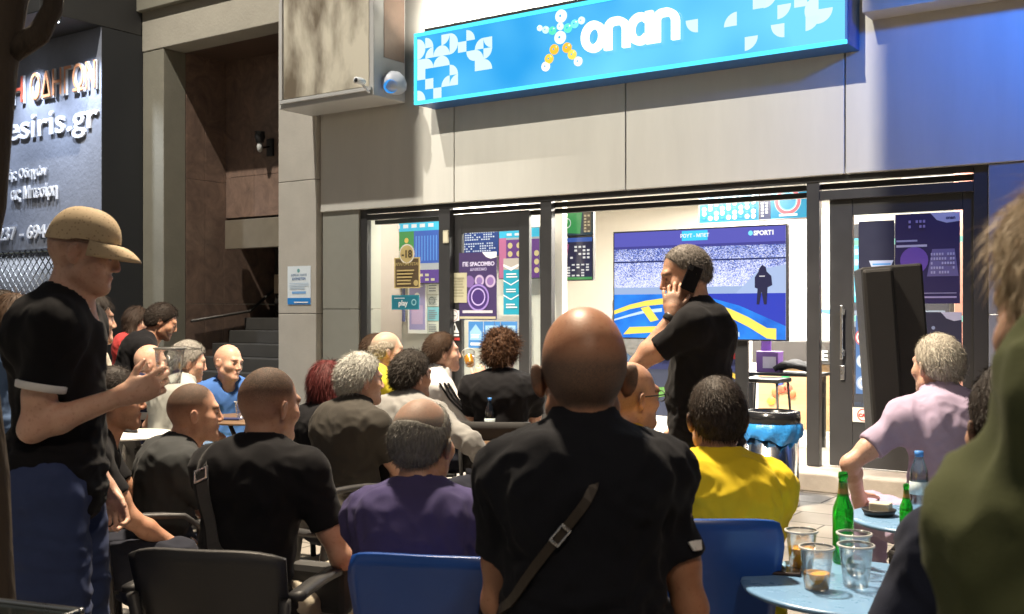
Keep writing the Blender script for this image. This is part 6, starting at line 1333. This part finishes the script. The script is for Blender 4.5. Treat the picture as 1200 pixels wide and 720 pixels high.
bp_ = on(988, 660, HT1); bottle(bp_, 'open green beer bottle standing on the near pale blue table', .262)
kk = 'plastic cups on the near blue table'
held_cup(on(939, 668, HT1), .112, .031, .043, .56, 'plastic cup half full of beer behind the phone on the blue table', kk)
held_cup(on(957, 691, HT1), .112, .031, .043, .40, 'plastic cup with a little beer, the nearest one holding beer', kk)
held_cup(on(1003, 688, HT1), .112, .031, .045, .0, 'empty clear plastic cup nearest the navy t-shirt on the blue table', kk)
held_cup(on(1001, 672, HT1), .112, .031, .045, .0, 'empty clear plastic cup beside the green bottle', kk)
pp = on(906, 671, HT1); e = empty('mobile_phone', pp + UP * .0005, R(20), 'dark phone lying flat on the near pale blue table', 'phone'); MB().box((-.075, -.037, 0), (.075, .037, .010), 0, .004).build('phone_body', mat('phone_case', (.035, .018, .016), .4), e); MB().box((-.071, -.033, .0101), (.071, .033, .0112)).build('phone_screen', PHM, e)
e = empty('wrapper', pp + UP * .0125 + RT * .005 + FW * .02, .3, 'crumpled blue paper wrapper lying on the phone', 'wrapper'); rr = random.Random(4); cv = [rr.gauss(0, 1) for _ in range(40)]
MB().sheet(lambda u, v: ((u - .5) * .07, (v - .5) * .04, .006 + .006 * math.sin(u * 17 + v * 5) * math.cos(v * 13)), 10, 8, .001).build('paper', mat('blue_paper', (.22, .40, .55), .5, var=.2), e)
# on the second table
e = empty('ashtray', on(1030, 604, .725), 0, 'black ashtray with a white packet on the second blue table', 'ashtray'); MB().lathe([(.001, .002), (.05, .002), (.06, .022), (.055, .024), (.045, .008), (.001, .008)], seg=24).build('bowl', BLACKP, e); MB().box((-.03, -.02, .012), (.04, .03, .045), 0, .004).build('packet', mat('cream_card', (.6, .56, .45), .6), e)
bottle(on(1062, 634, .725), 'green beer bottle on the second blue table by the lilac trousers', .18)
def water(loc, label, h=.215):
    e = empty('water_bottle', loc, 0, label, 'bottle', 'plastic water bottles')
    MB().lathe([(.001, .001), (.029, .001), (.032, .01), (.030, .05), (.032, .06), (.030, .09), (.032, .12), (.030, .15), (.014, h - .022), (.013, h - .018)], seg=22).build('bottle_body', glass('water_plastic', (.80, .86, .90), .25, .05), e)
    MB().lathe([(.0315, .065), (.0330, .066), (.0330, .110), (.0315, .111)], seg=22).build('label', mat('white_blue_label', (.55, .66, .78), .5, var=.3, vs=60), e)
    MB().lathe([(.001, h), (.0155, h), (.016, h - .02), (.0145, h - .02)], seg=18).build('cap', mat('blue_cap', (.05, .22, .62), .4), e)
water(Vector((*on(574, 512, .70).xy, .70)), 'water bottle with a blue cap on the small table behind the bald man', .235)
water(on(1077, 600, .725), 'water bottle beside the shoulder of the man in navy', .22)
# small clear tub
e = empty('plastic_tub', Vector((*on(597, 510, .70).xy, .70)), 0, 'white plastic tub beside the water bottle', 'tub'); MB().lathe([(.001, .002), (.035, .002), (.048, .10), (.05, .103), (.046, .104), (.034, .006), (.001, .006)], seg=24).build('tub_wall', mat('cloudy_plastic', (.62, .62, .62), .3), e)
held_cup(Vector((*gp(572, 7.3).xy, .80)), .11, beer=.5, label='cup of beer on the small table in front of the glass door')
held_cup(Vector((*gp(283, 6.65).xy, .78)), .11, label='left one of two clear cups on the brown table', group='cups on the brown table'); held_cup(Vector((*gp(292, 6.7).xy, .78)), .11, label='right one of two clear cups on the brown table', group='cups on the brown table')
e = empty('mobile_phone', Vector((*gp(270, 6.6).xy, .7805)), .5, 'blue and black phone lying on the brown table', 'phone'); MB().box((-.07, -.035, 0), (.07, .035, .012), 0, .004).build('phone_body', mat('dark_blue_case', (.03, .04, .12), .4), e)
# chrome litter bin with blue bag
bl = gp(904, 8.05); bn = empty('litter_bin', bl, 0, 'chrome cylindrical litter bin with a black rim and a blue bag', 'bin')
MB().lathe([(.001, .002), (.205, .002), (.21, .012), (.205, .03), (.20, .035), (.20, .62), (.001, .62)], seg=48).build('bin_body', CHROME, bn)
MB().lathe([(.200, .60), (.212, .60), (.214, .66), (.21, .70), (.17, .705), (.165, .66)], seg=48).build('rim', mat('black_gloss', (.012, .012, .013), .2), bn)
bgm = MB(); n = 72; vs = []
for j, (r_, z) in enumerate(((.212, .615), (.224, .598), (.228, .56), (.224, .52), (.216, .490), (.210, .488))):
    for k in range(n):
        a = 2 * math.pi * k / n; w = .008 * math.sin(a * 11 + j) + .006 * math.sin(a * 23 + 2 * j); vs.append(((r_ + w * (j > 0)) * math.cos(a), (r_ + w * (j > 0)) * math.sin(a), z + (.022 * math.sin(a * 3 + .5) + .01 * math.sin(a * 9)) * (j / 5)))
bgm.add(vs, [(j * n + k, j * n + (k + 1) % n, (j + 1) * n + (k + 1) % n, (j + 1) * n + k) for j in range(5) for k in range(n)], 0, True); bgm.build('bin_bag', mat('blue_plastic_bag', (.03, .24, .62), .35, var=.15, bump=.4, bs=60), bn)
# loudspeaker on a stand, in front of the right door
sl = gp(1071, 5.6); zt_s = D(1050, 311, 5.6).z; zb_s = .80
lsp = empty('loudspeaker', (sl.x, sl.y, 0), TH - R(12), 'tall black loudspeaker cabinet standing before the right hand door', 'loudspeaker')
Ml = Matrix.Translation((0, 0, 0)) @ Matrix.Rotation(R(-4.0), 4, 'Y')
MB().box((-.165, -.16, zb_s), (.135, .20, zt_s), 0, .012, Ml).build('cabinet', mat('black_textured_paint', (.012, .012, .013), .6, bump=.2, bs=300), lsp)
MB().box((-.02, .2005, zb_s + .06), (.125, .215, zt_s - .05), 0, .01, Ml).build('grille', BLACKP, lsp); MB().box((-.164, -.20, zb_s + .01), (-.01, -.1605, zt_s - .012), 0, .02, Ml).build('side_panel', mat('black_textured_paint', (.012, .012, .013)), lsp)
MB().tube([(0, 0, 0.02), (0, 0, zb_s)], .02, 10).build('pole', BLACKP, lsp)
for k in range(3):
    a = k * 2.094; MB().tube([(0, 0, .32), (math.cos(a) * .34, math.sin(a) * .34, .012)], .012, 8).build('leg', BLACKP, lsp)
# corner of a dark glass topped table at the lower left
ct = on(100, 712, .86); ge = empty('glass_table', (ct.x, ct.y, 0), TH - R(20), 'dark glass topped table with a metal rim, its corner before the man in the cap', 'table')
GT = MB().box((-.92, -.55, .842), (-.012, -.014, .852), 0, .002); GT.build('glass_top', mat('dark_table_glass', (.02, .025, .025), .08), ge)
MB().box((-.93, -.012, .83), (0, 0, .86), 0, .004).box((-.011, -.55, .83), (0, -.0125, .86), 0, .004).build('rim', mat('brushed_rim', (.35, .36, .36), .3, 1.0), ge)
for x_, y_ in ((-.03, -.03), (-.9, -.03), (-.03, -.52), (-.9, -.52)): MB().tube([(x_, y_, .829), (x_, y_, 0)], .016, 10).build('leg', BLACKP, ge)
